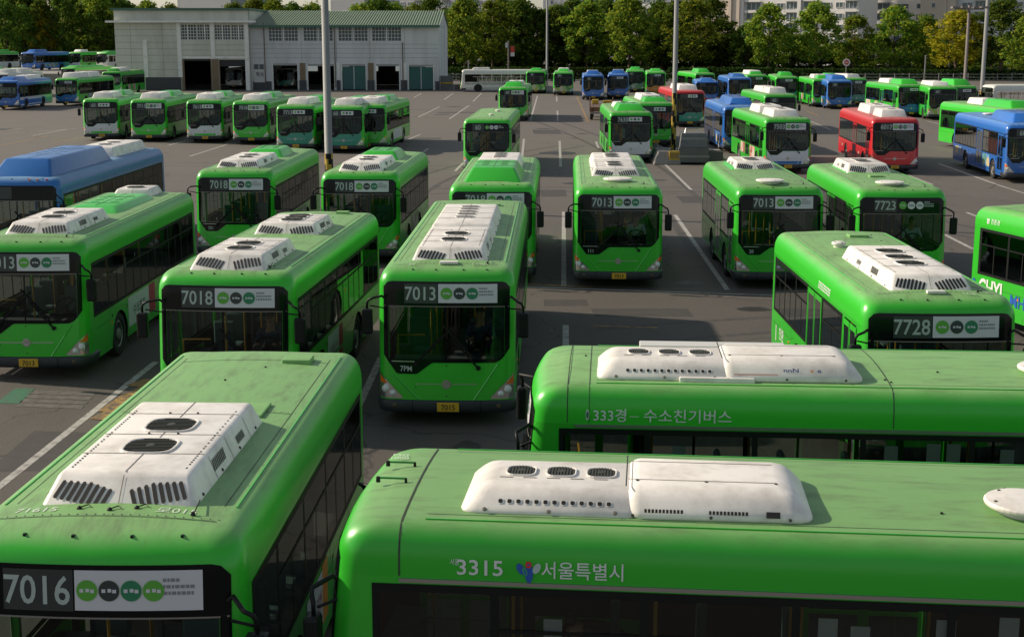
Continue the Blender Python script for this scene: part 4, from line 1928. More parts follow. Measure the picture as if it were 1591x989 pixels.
def apartment(u0, u1, Y, m, label, pattern, floor=2.75, ht=42, gable=None, depth=13, zlo=5, zhi=21):
    xa, x1_ = bx(u0, Y), bx(u1, Y)
    th = R(35)
    W = (x1_ - xa) / (math.cos(th) + math.sin(th) * x1_ / Y)
    o = empty('apartment_block', (xa, Y, 0), -th, label, 'apartment block', 'apartment blocks behind the trees')
    mb = MB()
    mb.box(0, W, 0, depth, 0, ht, m)
    link('wall', mb.mesh('wall'), o)
    if gable:
        mb = MB()
        mb.box(-9.0, -.003, -1.6, depth, 0, ht, gable)
        mb.box(-3.0, -2.2, -2.0, -1.603, 0, ht, gable)
        link('gable_wall', mb.mesh('gable_wall'), o)
        for f in range(int(zlo / floor), int(zhi / floor)):
            q = link('window', win_mesh(1.1, 1.3, 1), o)
            q.location = (-5.6, -1.66, f * floor + 1.5)
            link('pane', pane_mesh(1.1, 1.3), q)
    step = sum(p[0] for p in pattern)
    nrep = max(1, round(W / step))
    sc = W / (nrep * step)
    bays = MB()
    fl0 = int(zlo / floor)
    for r in range(nrep):
        x = r * step * sc
        for wd, kind in pattern:
            wq = wd * sc
            if kind == 'p':
                bays.box(x, x + wq, -1.1, -.003, 0, ht - .5, m)
            elif kind:
                for f in range(fl0, int(zhi / floor)):
                    zc = f * floor + 1.5
                    w_, h_ = round(wq * .82, 2), (1.9 if kind == 'b' else 1.35)
                    q = link('window', win_mesh(w_, h_, 3 if kind == 'b' else 2), o)
                    q.location = (x + wq / 2, -.08, zc)
                    pn = link('pane', pane_mesh(w_, h_), q)
                    if kind == 'b':
                        bays.box(x + wq * .04, x + wq * .96, -.9, -.62, f * floor - .1, f * floor + .42, m)
                        bays.box(x + wq * .04, x + wq * .96, -.9, -.003, f * floor - .22, f * floor - .103, m)
            x += wq
    link('balcony', bays.mesh('balcony'), o)
    return o


PAT = [(1.0, 'p'), (5.2, 'b'), (3.2, 'w'), (.9, ''), (2.6, 'w'), (4.0, 'b')]
PAT2 = [(.8, ''), (3.0, 'w'), (3.4, 'b'), (2.2, ''), (2.2, 'w')]
apartment(1150, 1330, 372, APW, 'white apartment block with a sunlit beige end wall right of the tall striped pole', PAT, gable=APB)
apartment(1332, 1474, 380, APW, 'white apartment block with glazed balconies between its two neighbours', PAT)
apartment(1482, 1640, 360, APG, 'grey apartment block behind the lamp poles at the far right', PAT2, gable=APB)
apartment(885, 1108, 440, APG, 'grey apartment block showing only its top over the middle trees', PAT2, gable=APW, zlo=8, zhi=24)
apartment(280, 362, 330, APD, 'low grey block showing above the parapet of the workshop', PAT2, ht=16.2, zlo=8, zhi=16)
apartment(516, 568, 340, APD, 'pale concrete block showing above the corrugated green roof', PAT2, ht=16, zlo=12, zhi=15)
apartment(590, 760, 470, APD, 'hazy far block between the tree tops behind the workshop', PAT2, zlo=10, zhi=24)

# ------------------------------------------------------------------ trees
def leaf_mat(name, a, b):
    m = bpy.data.materials.new(name)
    m.use_nodes = True
    n = m.node_tree.nodes
    l = m.node_tree.links
    n.clear()
    o = n.new('ShaderNodeOutputMaterial')
    g = n.new('ShaderNodeNewGeometry')
    oi = n.new('ShaderNodeObjectInfo')
    mx = n.new('ShaderNodeMix')
    mx.data_type = 'RGBA'
    l.new(g.outputs['Random Per Island'], mx.inputs[0])
    mx.inputs[6].default_value = (*a, 1)
    mx.inputs[7].default_value = (*b, 1)
    hv = n.new('ShaderNodeHueSaturation')
    mr = n.new('ShaderNodeMapRange')
    mr.inputs[3].default_value = .75
    mr.inputs[4].default_value = 1.3
    l.new(oi.outputs['Random'], mr.inputs[0])
    l.new(mr.outputs[0], hv.inputs['Value'])
    m2 = n.new('ShaderNodeMapRange')
    m2.inputs[3].default_value = .485
    m2.inputs[4].default_value = .515
    l.new(oi.outputs['Random'], m2.inputs[0])
    l.new(m2.outputs[0], hv.inputs['Hue'])
    l.new(mx.outputs[2], hv.inputs['Color'])
    d = n.new('ShaderNodeBsdfDiffuse')
    t = n.new('ShaderNodeBsdfTranslucent')
    l.new(hv.outputs[0], d.inputs[0])
    l.new(hv.outputs[0], t.inputs[0])
    s = n.new('ShaderNodeMixShader')
    s.inputs[0].default_value = .5
    l.new(d.outputs[0], s.inputs[1])
    l.new(t.outputs[0], s.inputs[2])
    l.new(s.outputs[0], o.inputs[0])
    return m


LEAFS = {'green': leaf_mat('leaf_green', (.050, .140, .026), (.30, .33, .030)),
         'yellow': leaf_mat('leaf_yellow', (.17, .21, .018), (.50, .42, .03)),
         'dark': leaf_mat('leaf_dark', (.036, .098, .024), (.17, .225, .026)),
         'hedge': leaf_mat('leaf_hedge', (.025, .050, .014), (.05, .085, .02))}
BARK = mat('bark', (.10, .065, .045), .9)


def crown_mesh(seed, kind, lo=3.2):
    def mk():
        rnd = random.Random(seed)
        vs, fs = [], []
        clumps = []
        n = 95
        for k in range(n):
            t = rnd.random() ** .85
            z = lo + (13.5 - lo) * t
            prof = math.sin(math.pi * min(1, (t * .86 + .12))) ** .65 * (1.0 if t < .55 else 1 - .25 * (t - .55))
            a = rnd.uniform(0, 2 * math.pi)
            r = 4.3 * prof * math.sqrt(rnd.uniform(.12, 1)) * rnd.uniform(.75, 1.12)
            clumps.append((Vector((r * math.cos(a), r * math.sin(a), z)), rnd.uniform(.7, 1.35)))
        for c, rad in clumps:
            for k in range(58):
                d = Vector((rnd.gauss(0, 1), rnd.gauss(0, 1), rnd.gauss(0, .75)))
                d = d / max(.3, d.length) * rad * rnd.uniform(.35, 1.0)
                p = c + d
                s = rnd.uniform(.16, .34)
                nrm = (d.normalized() + Vector((rnd.gauss(0, .6), rnd.gauss(0, .6), rnd.gauss(.35, .6)))).normalized()
                u = nrm.orthogonal().normalized()
                v = nrm.cross(u)
                q = rnd.uniform(0, 6.28)
                u, v = u * math.cos(q) + v * math.sin(q), v * math.cos(q) - u * math.sin(q)
                o = len(vs)
                vs += [p - u * s, p - v * s * .65, p + u * s, p + v * s * .65]
                fs.append((o, o + 1, o + 2, o + 3))
        me = bpy.data.meshes.new('crown')
        me.from_pydata([tuple(v) for v in vs], [], fs)
        me.materials.append(LEAFS[kind])
        return me
    return cached(('crown', seed, kind, lo), mk)


def trunk_mesh(seed):
    def mk():
        rnd = random.Random(seed + 50)
        mb = MB()
        pts = [(0, 0, -.2), (rnd.uniform(-.1, .1), 0, 2), (rnd.uniform(-.2, .2), rnd.uniform(-.2, .2), 5), (rnd.uniform(-.3, .3), 0, 9), (0, 0, 12.5)]
        mb.tube(pts, [.26, .21, .17, .10, .03], BARK, 8)
        for k in range(9):
            z = rnd.uniform(2.6, 9)
            a = rnd.uniform(0, 6.28)
            r = rnd.uniform(2, 3.6)
            mb.tube([(0, 0, z), (r * .5 * math.cos(a), r * .5 * math.sin(a), z + 1.0), (r * math.cos(a), r * math.sin(a), z + 2.2)], [.09, .06, .02], BARK, 5)
        return mb.mesh('trunk', smooth=True)
    return cached(('trunk', seed), mk)


TN = [0]


def tree(u, vtop, wpx, Y, kind, label, name='street_tree', group='trees round the depot', lo=3.2):
    p = at(u, 100, Y)
    H = at(u, vtop, Y).z
    W = wpx * Y / FPX
    sd = TN[0] % 5
    TN[0] += 1
    o = empty(name, (p.x, Y, 0.14 if Y > 236 else 0), random.uniform(0, 6.28), label, 'tree', group)
    o.scale = (W / 7.6, W / 7.6, H / 13.6)
    link('trunk', trunk_mesh(sd), o)
    link('crown', crown_mesh(sd, kind, lo), o)


LB = {'green': 'green leafy tree', 'yellow': 'yellowing leafy tree', 'dark': 'dark green leafy tree'}
front = [(155, -6, 62, 262, 'green', 'tall green tree at the left corner of the workshop'),
         (63, 18, 50, 256, 'yellow', 'small yellowing tree in front of the dark wood, far left'),
         (722, 2, 62, 250, 'green', 'green tree just right of the workshop, leaning over the stripped bus'),
         (765, 6, 70, 256, 'green', 'broad green tree behind the red and white banner'),
         (815, 10, 62, 262, 'dark', 'dark tree left of the thin lamp pole behind the two green buses'),
         (862, 14, 66, 262, 'dark', 'dark tree right behind the thin lamp pole with the reddish base'),
         (912, 8, 78, 258, 'green', 'wide green tree behind the pair of blue buses'),
         (978, -2, 76, 250, 'green', 'bright round green tree standing forward of the tree row'),
         (1028, 22, 52, 264, 'green', 'slim green tree left of the tall striped pole'),
         (1078, 4, 78, 256, 'green', 'tall tree right behind the tall striped pole'),
         (1122, 34, 58, 262, 'dark', 'lower dark tree before the sunlit beige end wall'),
         (1160, 40, 60, 256, 'dark', 'lower dark tree at the foot of the white apartment block'),
         (1194, 10, 72, 248, 'green', 'green tree with a pointed top before the white apartment block'),
         (1266, 8, 78, 250, 'green', 'large green tree with pointed top, second before the white apartment block'),
         (1326, 28, 62, 254, 'green', 'green tree left above the blue fronted bus'),
         (1388, 14, 76, 250, 'green', 'green tree in front of the glazed balconies'),
         (1436, 28, 58, 254, 'green', 'smaller green tree squeezed beside the yellowing one'),
         (1484, 20, 82, 240, 'yellow', 'large yellowing tree behind the thinner lamp pole'),
         (1555, 2, 84, 238, 'dark', 'tall dark tree right behind the thicker lamp pole'),
         (1600, 28, 74, 226, 'green', 'green tree cut by the right picture edge')]
for t in front:
    tree(*t)
rb = random.Random(11)
for k, u in enumerate(range(-30, 190, 26)):
    tree(u, -24 + rb.uniform(-14, 10), 66, 276 + rb.uniform(-6, 10), 'dark', 'tall dark tree in the wood at the far left', 'forest_tree', 'wood at the far left')
for k, u in enumerate(range(-20, 190, 30)):
    tree(u, 8 + rb.uniform(-10, 20), 58, 258 + rb.uniform(-4, 6), 'dark', 'lower dark tree at the front edge of the far left wood', 'forest_tree', 'front edge of the far left wood', lo=1.0)
for k, u in enumerate(list(range(200, 285, 34)) + list(range(368, 500, 30)) + list(range(560, 700, 28))):
    tree(u, 6 + rb.uniform(-7, 5), 60, 268 + rb.uniform(-4, 6), 'green' if k % 3 else 'dark', 'leafy tree whose top shows over the workshop roof', 'forest_tree', 'tree tops over the workshop')
for k, u in enumerate(range(700, 1110, 27)):
    tree(u, 10 + rb.uniform(-12, 14), 70, 266 + rb.uniform(-4, 8), 'dark', 'dark tree in the second row behind the street', 'forest_tree', 'second tree row', lo=1.0)
for k, u in enumerate(range(1120, 1610, 30)):
    tree(u, 60 + rb.uniform(-8, 10), 66, 266 + rb.uniform(-4, 8), 'dark', 'low dark tree in the second row below the apartments', 'forest_tree', 'second tree row below the apartments', lo=1.0)


def hedge_mesh(seed, L, h):
    rnd = random.Random(seed)
    vs, fs = [], []
    for k in range(int(L * 130)):
        p = Vector((rnd.uniform(0, L), rnd.uniform(-.6, .6), rnd.uniform(0, h) ** .9))
        s = rnd.uniform(.10, .22)
        nrm = Vector((rnd.gauss(0, 1), rnd.gauss(-.3, 1), rnd.gauss(.6, 1))).normalized()
        u = nrm.orthogonal().normalized()
        v = nrm.cross(u)
        o = len(vs)
        vs += [tuple(p - u * s), tuple(p - v * s), tuple(p + u * s), tuple(p + v * s)]
        fs.append((o, o + 1, o + 2, o + 3))
    me = bpy.data.meshes.new('hedge')
    me.from_pydata(vs, [], fs)
    me.materials.append(LEAFS['hedge'])
    return me


for (u0, u1, Y, h, lab) in [(688, 830, 238, 2.3, 'dark clipped hedge behind the stripped bus'), (832, 1030, 240, 2.2, 'dark clipped hedge behind the two green and two blue buses'),
                            (1036, 1200, 239, 2.2, 'dark clipped hedge beyond the tall striped pole'), (1204, 1420, 238, 2.0, 'long low hedge below the pointed trees'), (1424, 1620, 237, 1.8, 'low hedge at the right end of the lot')]:
    a, b = bx(u0, Y), bx(u1, Y)
    o = link('hedge', hedge_mesh(int(u0), b - a, h))
    o.location = (a, Y, .14)
    tag(o, lab, 'hedge', 'hedges along the lot')

# ------------------------------------------------------------------ poles and signs
POLE = mat('pole_galvanised', (.24, .25, .25), .55, metal=.2, dirt=.4, dirt_col=(.2, .2, .19))
POLED = mat('pole_dull', (.20, .17, .16), .6, dirt=.4)
STRY = mat('stripe_yellow', (.50, .33, .03), .6, dirt=.5)


def pole(u, v, Y, r, h, label, stripe=2.2, taper=.75, m=None, arm=None, name='lamp_pole', red=0):
    m = m or POLE
    x = at(u, v, Y).x
    o = empty(name, (x, Y, 0), 0, label, 'pole')
    mb = MB()
    mb.tube([(0, 0, stripe), (0, 0, h)], [r, r * taper], m, 14)
    link('shaft', mb.mesh('shaft', smooth=True), o)
    if stripe:
        mb = MB()
        n, seg = 16, 10
        for k in range(seg):
            z0, z1 = stripe * k / seg, stripe * (k + 1) / seg
            for i in range(n):
                a, b = 2 * math.pi * i / n, 2 * math.pi * (i + 1) / n
                mm = (STRY, BLACKM)[int((k + i * .5)) % 4 > 1]
                q = r * 1.05
                mb.add([(q * math.cos(a), q * math.sin(a), z0), (q * math.cos(b), q * math.sin(b), z0), (q * math.cos(b), q * math.sin(b), z1), (q * math.cos(a), q * math.sin(a), z1)], [(0, 1, 2, 3)], mm)
        mb.lathe((0, 0, 0), (0, 0, 1), [(r * 1.9, 0), (r * 1.8, .05), (r * 1.1, .06)], POLE, 14)
        link('warning_band', mb.mesh('warning_band'), o)
    if arm:
        mb = MB()
        mb.bar((-arm, 0, h - .35), (arm, 0, h - .35), .10, .10, m)
        for s in (-1, 1):
            mb.box(s * arm - .35, s * arm + .35, -.5, .15, h - .30, h - .12, POLED)
            mb.box(s * arm * .4 - .25, s * arm * .4 + .25, -.4, .15, h - .30, h - .12, POLED)
        link('floodlight', mb.mesh('floodlight'), o)
    return o


pole(511, 250, 58, .165, 19, 'thick grey pole with yellow and black base, between the rows at the left', 2.25)
pole(1047, 190, 88, .15, 21, 'tall grey pole with yellow and black base beside the junk island', 3.6)
pole(849.8, 100, 205, .16, 18, 'thin lamp pole with a reddish base behind the two green buses', 0, .8)
pole(1498, 140, 128, .15, 9.9, 'thinner lamp pole with twin floodlights on top, at the right', 0, .8, POLED, arm=1.3)
pole(1525, 150, 130, .19, 22, 'thicker pale pole with yellow base, right of the floodlight pole', 2.2, .8)
SIGNW = mat('sign_white', (.62, .61, .60), .5)
SIGNR = mat('sign_red', (.50, .05, .03), .5)
p = at(1314, 120, 236)
o = empty('round_sign', (p.x, 236, .14), 0, 'round white sign with red mark on a thin post, before the hedge', 'sign')
mb = MB()
mb.tube([(0, 0, 0), (0, 0, 2.6)], .07, POLE, 8)
link('post', mb.mesh('post'), o)
mb = MB()
mb.lathe((0, -.08, 2.9), (0, -1, 0), [(.62, 0), (.62, .06)], SIGNW, 24)
mb.lathe((0, -.145, 2.9), (0, -1, 0), [(.40, 0), (.40, .01)], SIGNR, 20)
mb.box(-.26, .26, -.17, -.156, 2.83, 2.97, SIGNW)
link('sign_disc', mb.mesh('sign_disc'), o)
p = at(790, 110, 232)
o = empty('banner_post', (p.x, 232, 0), 0, 'grey post carrying a red and white banner behind the stripped bus', 'sign')
mb = MB()
mb.tube([(0, 0, 0), (0, 0, 6.6)], .12, POLED, 8)
link('post', mb.mesh('post'), o)
mb = MB()
mb.box(.35, 1.0, -.03, .03, 4.1, 5.7, SIGNR)
mb.box(.351, .999, -.035, -.031, 4.1, 4.7, SIGNW)
mb.bar((.1, 0, 5.72), (1.0, 0, 5.72), .04, .04, POLED)
mb.box(-.5, -.12, -.03, .03, 5.5, 6.3, SIGNW)
link('banner', mb.mesh('banner'), o)
for (u, v, Y, h, lab) in [(728, 100, 234, 3.2, 'short pale post with a round cap left behind the stripped bus'), (1437, 110, 236, 4.0, 'plain pale post in front of the yellowing tree'), (1500, 110, 240, 3.4, 'grey post below the tall dark tree')]:
    p = at(u, v, Y)
    mb = MB()
    mb.tube([(0, 0, 0), (0, 0, h)], .11, POLE, 8)
    mb.lathe((0, 0, h), (0, 0, 1), [(.16, 0), (.16, .15), (.05, .2)], POLE, 10)
    o = link('post', mb.mesh('post'))
    o.location = (p.x, Y, 0)
    tag(o, lab, 'post')
FENCE = mat('fence_rail', (.30, .30, .29), .6, dirt=.4)
for (u0, u1, Y, lab) in [(1300, 1620, 235.6, 'pale rail fence along the hedge at the right'), (686, 820, 236, 'grey rail fence behind the stripped bus')]:
    a, b = bx(u0, Y), bx(u1, Y)
    o = empty('rail_fence', (a, Y, 0), 0, lab, 'fence')
    mb = MB()
    mb.box(0, b - a, -.04, .04, .55, .63, FENCE)
    mb.box(0, b - a, -.04, .04, 1.05, 1.13, FENCE)
    link('rail', mb.mesh('rail'), o)
    n = int((b - a) / 2.4)
    for k in range(n + 1):
        def mk():
            m_ = MB()
            m_.box(-.05, .05, -.06, .06, 0, 1.25, FENCE)
            return m_.mesh('fence_post')
        q = link('fence_post', cached('fpost', mk), o)
        q.location = ((b - a) * k / n, .11, 0)
# white site wall seen between the trunks
WW = mat('boundary_wall_white', (.22, .21, .20), .8, dirt=.5, dirt_col=(.2, .19, .18), dirt_scale=.5)
mb = MB()
mb.box(bx(700, 286), bx(1620, 286), 286, 286.3, 0, 1.5, WW)
mb.box(bx(700, 286), bx(1620, 286), 285.95, 286.35, 1.503, 1.6, CONC)
tag(link('boundary_wall', mb.mesh('boundary_wall')), 'low white wall across the street, glimpsed between the tree trunks', 'wall')


def car(u, v, Y, m, label):
    p = at(u, v, Y)
    o = empty('parked_car', (p.x, Y, .15), R(random.uniform(86, 94)), label, 'car', 'cars on the street behind the trees')
    mb = MB()
    tapered(mb, -.88, .88, -2.2, 2.2, .32, .92, m, .06, .08, .05)
    link('body', mb.mesh('body', bevel=.10, seg=2), o)
    mb = MB()
    tapered(mb, -.80, .80, -1.2, 1.7, .90, 1.45, m, .18, .75, .5)
    c = link('roof', mb.mesh('roof', bevel=.07, seg=2), o)
    mb = MB()
    for s in (-1, 1):
        mb.add([(s * .80, -.95, .97), (s * .80, 1.45, .97), (s * .67, 1.15, 1.36), (s * .67, -.55, 1.36)], [(0, 1, 2, 3)], DARKGLASS)
    link('window', mb.mesh('window'), o)
    for s in (-1, 1):
        for y in (-1.35, 1.35):
            mb = MB()
            mb.lathe((0, 0, 0), (1, 0, 0), [(.2, -.1), (.32, -.1), (.32, .1), (.2, .1)], RUBBER, 14)
            w = link('wheel', mb.mesh('wheel'), o)
            w.location = (s * .80, y, .32)


CARW = mat('car_white', (.55, .55, .54), .25, coat=.5)
CARS = mat('car_silver', (.30, .31, .33), .3, metal=.5, coat=.5)
car(900, 96, 276, CARW, 'white car on the street above the right green bus')
car(745, 92, 276, CARS, 'silver car on the street above the stripped bus')
car(1110, 96, 275, CARS, 'silver car on the street above the round nosed blue bus')
car(1225, 98, 277, CARW, 'white car on the street between the two pointed trees')

# ------------------------------------------------------------------ things in the yard
TANKG = mat('container_grey', (.12, .13, .13), .6, dirt=.5, dirt_col=(.05, .05, .05), dirt_scale=1.4)
p = ground(1077, 256)
o = empty('waste_container', p, R(-4), 'grey metal waste container with sloped lid beside the striped pole', 'container')
mb = MB()
mb.box(-.85, .85, 0, 1.6, .12, .95, TANKG)
tapered(mb, -.80, .80, .0, 1.6, .953, 1.75, TANKG, .10, .30, .30)
link('body', mb.mesh('body', bevel=.03, seg=1), o)
mb = MB()
mb.box(-.9, .9, -.06, 0.0, .40, .52, CONC)
mb.box(-.70, .70, .16, .20, 1.05, 1.5, mat('container_panel', (.20, .215, .22), .5))
link('front_rail', mb.mesh('front_rail'), o)
mb = MB()
mb.tube([(-.5, .5, 1.7), (-.4, .6, 2.0), (.2, .7, 2.0), (.35, .6, 1.7)], .04, STEEL, 6)
link('lifting_bar', mb.mesh('lifting_bar'), o)
p = ground(1110, 250)
mb = MB()
mb.box(-.5, .5, 0, 1.0, 0, .55, TANKG)
mb.box(-.42, .42, .1, .9, .553, .60, CONC)
o = link('low_crate', mb.mesh('low_crate', bevel=.03, seg=1))
o.location = p
tag(o, 'low grey crate on the ground right of the waste container', 'crate')
p = ground(1036, 256)
mb = MB()
tapered(mb, -.75, .65, 0, 3.4, 0, .75, CONC, .30, .25, .4)
o = link('concrete_block', mb.mesh('concrete_block', bevel=.05, seg=2))
o.location = p
tag(o, 'sloped concrete block left of the striped pole', 'block')
p = ground(1048, 256)
o = empty('barrier_box', p, 0, 'yellow topped barrier box in front of the striped pole', 'barrier')
mb = MB()
mb.box(-.34, .34, 0, .6, 0, .26, CONC)
link('base', mb.mesh('base', bevel=.02, seg=1), o)
mb = MB()
mb.box(-.30, .30, .04, .56, .263, .75, STRY)
mb.box(-.26, .26, .03, .039, .36, .66, mat('box_ochre', (.30, .20, .05), .7, dirt=.5))
link('box', mb.mesh('box', bevel=.02, seg=1), o)
# tarps and hoses heaped between the block and the container
p = ground(1022, 240)
mb = MB()
rt = random.Random(5)
vs, fs = [], []
for i in range(9):
    for j in range(9):
        x, y = (i - 4) / 4, (j - 4) / 4
        d = max(0, 1 - (x * x + y * y) ** .5)
        vs.append((x * .8, y * 1.2 + 1, .02 + d ** .7 * .6 * rt.uniform(.7, 1.1)))
for i in range(8):
    for j in range(8):
        fs.append((i * 9 + j, i * 9 + 9 + j, i * 9 + 10 + j, i * 9 + j + 1))
mb.add(vs, fs, mat('tarp_grey', (.13, .13, .125), .7, dirt=.4))
o = link('tarpaulin', mb.mesh('tarpaulin'))
o.location = p
tag(o, 'crumpled grey tarpaulin heaped beside the white fronted bus', 'tarpaulin')

# stripped trailer with a plank deck
p = ground(934, 187)
o = empty('flatbed_trailer', p, R(-4), 'rusty flatbed trailer with brown plank deck left of the white fronted bus', 'trailer')
WOOD = mat('plank_brown', (.12, .075, .055), .8, dirt=.6, dirt_col=(.05, .035, .03), streak=(6, .4, 1))
RUST = mat('rust_frame', (.20, .10, .05), .8, dirt=.5)
mb = MB()
for k in range(7):
    mb.box(-1.0 + k * .286, -1.0 + k * .286 + .27, .1, 7.5, 1.02, 1.08, WOOD)
link('deck', mb.mesh('deck'), o)
mb = MB()
for s in (-1, 1):
    mb.box(s * .75 - .08, s * .75 + .08, 0, 7.6, .80, 1.01, RUST)
    mb.tube([(s * 1.0, .1, 1.08), (s * 1.0, .1, 1.9), (s * 1.0, 1.4, 1.9), (s * 1.0, 1.4, 1.08)], .04, RUST, 6)
mb.box(-1.02, 1.02, .0, .09, .75, 1.12, RUST)
mb.box(-.95, .95, -.03, -.003, .55, .72, CONC)
link('frame', mb.mesh('frame'), o)
mb = MB()
mb.box(-.9, -.3, 6.4, 7.2, 1.083, 1.5, STRY)
mb.box(.1, .9, 6.6, 7.3, 1.083, 1.4, STRY)
link('stop_block', mb.mesh('stop_block', bevel=.03, seg=1), o)
for s in (-1, 1):
    for y in (.9, 5.6):
        w = link('wheel', wheel_meshes()[0], o)
        w.location = (s * .85, y, .495)
for (u, v, w, h, lab, mm) in [(694, 140, 1.7, 1.9, 'grey wire storage cage against the right corner of the workshop', TANKG), (712, 141, .9, .7, 'small brown crate between the storage cage and the stripped bus', WOOD)]:
    p = ground(u, v)
    mb = MB()
    mb.box(-w / 2, w / 2, 0, w * .8, .12, h, mm)
    for k in range(5):
        mb.box(-w / 2 + k * w / 4 - .03, -w / 2 + k * w / 4 + .03, -.05, -.003, 0, h + .05, POLED)
    mb.box(-w / 2, w / 2, -.09, -.052, h * .45, h * .55, STRY if mm is TANKG else POLED)
    o = link('storage_cage' if mm is TANKG else 'crate', mb.mesh('storage'))
    o.location = p
    tag(o, lab, 'cage' if mm is TANKG else 'crate')
mb = MB()
mb.box(-75, bx(183, 203) - 4, 206, 262, -.1, 1.9, CONC)
o = link('terrace', mb.mesh('terrace'))
struct(o)
mb = MB()
mb.box(-140, -75, 206, 262, -.1, 1.897, CONC)
struct(link('terrace', mb.mesh('terrace')))

# ------------------------------------------------------------------ people in the buses
def person_mesh():
    def skin(edges, verts, rads, name, m, sub=1):
        me = bpy.data.meshes.new(name)
        me.from_pydata(verts, edges, [])
        me.materials.append(m)
        o = bpy.data.objects.new(name, me)
        C.objects.link(o)
        md = o.modifiers.new('s', 'SKIN')
        md.use_smooth_shade = True
        for v, r in zip(me.skin_vertices[0].data, rads):
            v.radius = r if isinstance(r, tuple) else (r, r)
        me.skin_vertices[0].data[0].use_root = True
        sb = o.modifiers.new('u', 'SUBSURF')
        sb.levels = sb.render_levels = sub
        bpy.context.view_layer.update()
        out = bpy.data.meshes.new_from_object(o.evaluated_get(bpy.context.evaluated_depsgraph_get()))
        for p_ in out.polygons:
            p_.use_smooth = True
        bpy.data.objects.remove(o)
        return out
    V = [(0, 0, .09), (0, .02, .28), (0, .03, .46), (0, .01, .56), (0, -.02, .68), (0, -.03, .76), (0, -.115, .69)]
    E = [(0, 1), (1, 2), (2, 3), (3, 4), (4, 5), (4, 6)]
    Rr = [(.15, .11), (.14, .10), (.15, .10), .055, .085, .07, .018]
    for s in (-1, 1):
        b = len(V)
        V += [(s * .19, .02, .48), (s * .25, -.10, .27), (s * .17, -.34, .26), (s * .155, -.40, .29)]
        E += [(2, b), (b, b + 1), (b + 1, b + 2), (b + 2, b + 3)]
        Rr += [.055, .045, .032, (.035, .02)]
        for k, (dx, dz, ln) in enumerate(((-.03, .02, .05), (-.012, .03, .07), (.006, .03, .075), (.022, .025, .068), (.036, .015, .05))):
            q = len(V)
            V += [(s * (.155 + dx), -.43, .29 + dz), (s * (.155 + dx), -.43 - ln * .6, .29 + dz - ln * .5)]
            E += [(b + 3, q), (q, q + 1)]
            Rr += [.010, .008]
        c = len(V)
        V += [(s * .10, -.05, .07), (s * .13, -.42, .10), (s * .13, -.45, -.28), (s * .13, -.60, -.33)]
        E += [(0, c), (c, c + 1), (c + 1, c + 2), (c + 2, c + 3)]
        Rr += [.085, .06, .045, .035]
        e_ = len(V)
        V += [(s * .092, -.01, .68)]
        E += [(4, e_)]
        Rr += [.016]
    body = skin(E, V, Rr, 'person', SKIN)
    sv = [(0, 0, .10), (0, .02, .28), (0, .03, .46), (0, .012, .53), (-.19, .02, .48), (-.25, -.10, .27), (.19, .02, .48), (.25, -.10, .27), (-.21, -.22, .262), (.21, -.22, .262)]
    se = [(0, 1), (1, 2), (2, 3), (2, 4), (4, 5), (2, 6), (6, 7), (5, 8), (7, 9)]
    sr = [(.17, .13), (.16, .12), (.17, .12), .065, .07, .06, .07, .06, .048, .048]
    shirt = skin(se, sv, sr, 'shirt', SHIRTW)
    tv = [(0, 0, .07)]
    te = []
    tr = [(.165, .125)]
    for s in (-1, 1):
        c = len(tv)
        tv += [(s * .10, -.05, .07), (s * .13, -.42, .10), (s * .13, -.45, -.26)]
        te += [(0, c), (c, c + 1), (c + 1, c + 2)]
        tr += [.10, .075, .06]
    trs = skin(te, tv, tr, 'trousers', TROUSER)
    hv = [(0, .03, .72), (0, .0, .785), (0, -.05, .80)]
    hair = skin([(0, 1), (1, 2)], hv, [(.085, .07), (.09, .06), (.07, .045)], 'hair', HAIR)
    f = MB()
    for s in (-1, 1):
        f.lathe((s * .034, -.105, .715), (0, -1, 0), [(.014, 0), (.008, .012)], INK, 8)
    f.box(-.028, .028, -.112, -.100, .638, .648, ADRED)
    return body, shirt, trs, hair, f.mesh('face')


PB = person_mesh()


def person(busroot, lx, ly, lz, face, label, shirt=None):
    """someone sitting in a bus: a thing of its own, standing where the seat is"""
    t = busroot.rotation_euler.z
    x = busroot.location.x + lx * math.cos(t) - ly * math.sin(t)
    y = busroot.location.y + lx * math.sin(t) + ly * math.cos(t)
    o = link('person', PB[0])
    o.location = (x, y, lz)
    o.rotation_euler = (0, 0, t + face)
    tag(o, label, 'person')
    s = link('shirt', PB[1], o)
    if shirt:
        s.material_slots[0].link = 'OBJECT'
        s.material_slots[0].material = shirt
    link('trousers', PB[2], o)
    link('hair', PB[3], o)
    link('face', PB[4], o)


mat('logo_blue', (.03, .08, .28), .4)
mat('logo_orange', (.70, .22, .05), .4)

# ------------------------------------------------------------------ the buses
GB = 'green city buses parked in the depot'
BB = 'blue city buses parked in the depot'
bus_n = 'city_bus'


def f1x(root):
    t = MB()
    for s, x0, y0, sz in (('71615', -.86, .745, .11), ('로015', .38, .745, .11)):
        write(t, s, sz, lambda u, v: (x0 + u, y0 + v, cap(x0 + u, .004)), LETTERD, .004, 1.0)
    link('roof_lettering', t.mesh('roof_lettering'), root)
    for k, (x, y) in enumerate(((-.30, .80), (-.02, .76), (.20, .82))):
        t = MB()
        t.lathe((x, y, cap(x, -.005)), (0, 0, 1), [(.026, 0), (.02, .02), (.010, .03)], BLACKM, 8)
        t.tube([(x, y, cap(x, .012)), (x + .06, y + .06, cap(x, .02)), (x + .09, y + .03, cap(x, .012))], .006, BLACKM, 5)
        link('roof_bolt', t.mesh('roof_bolt'), root)


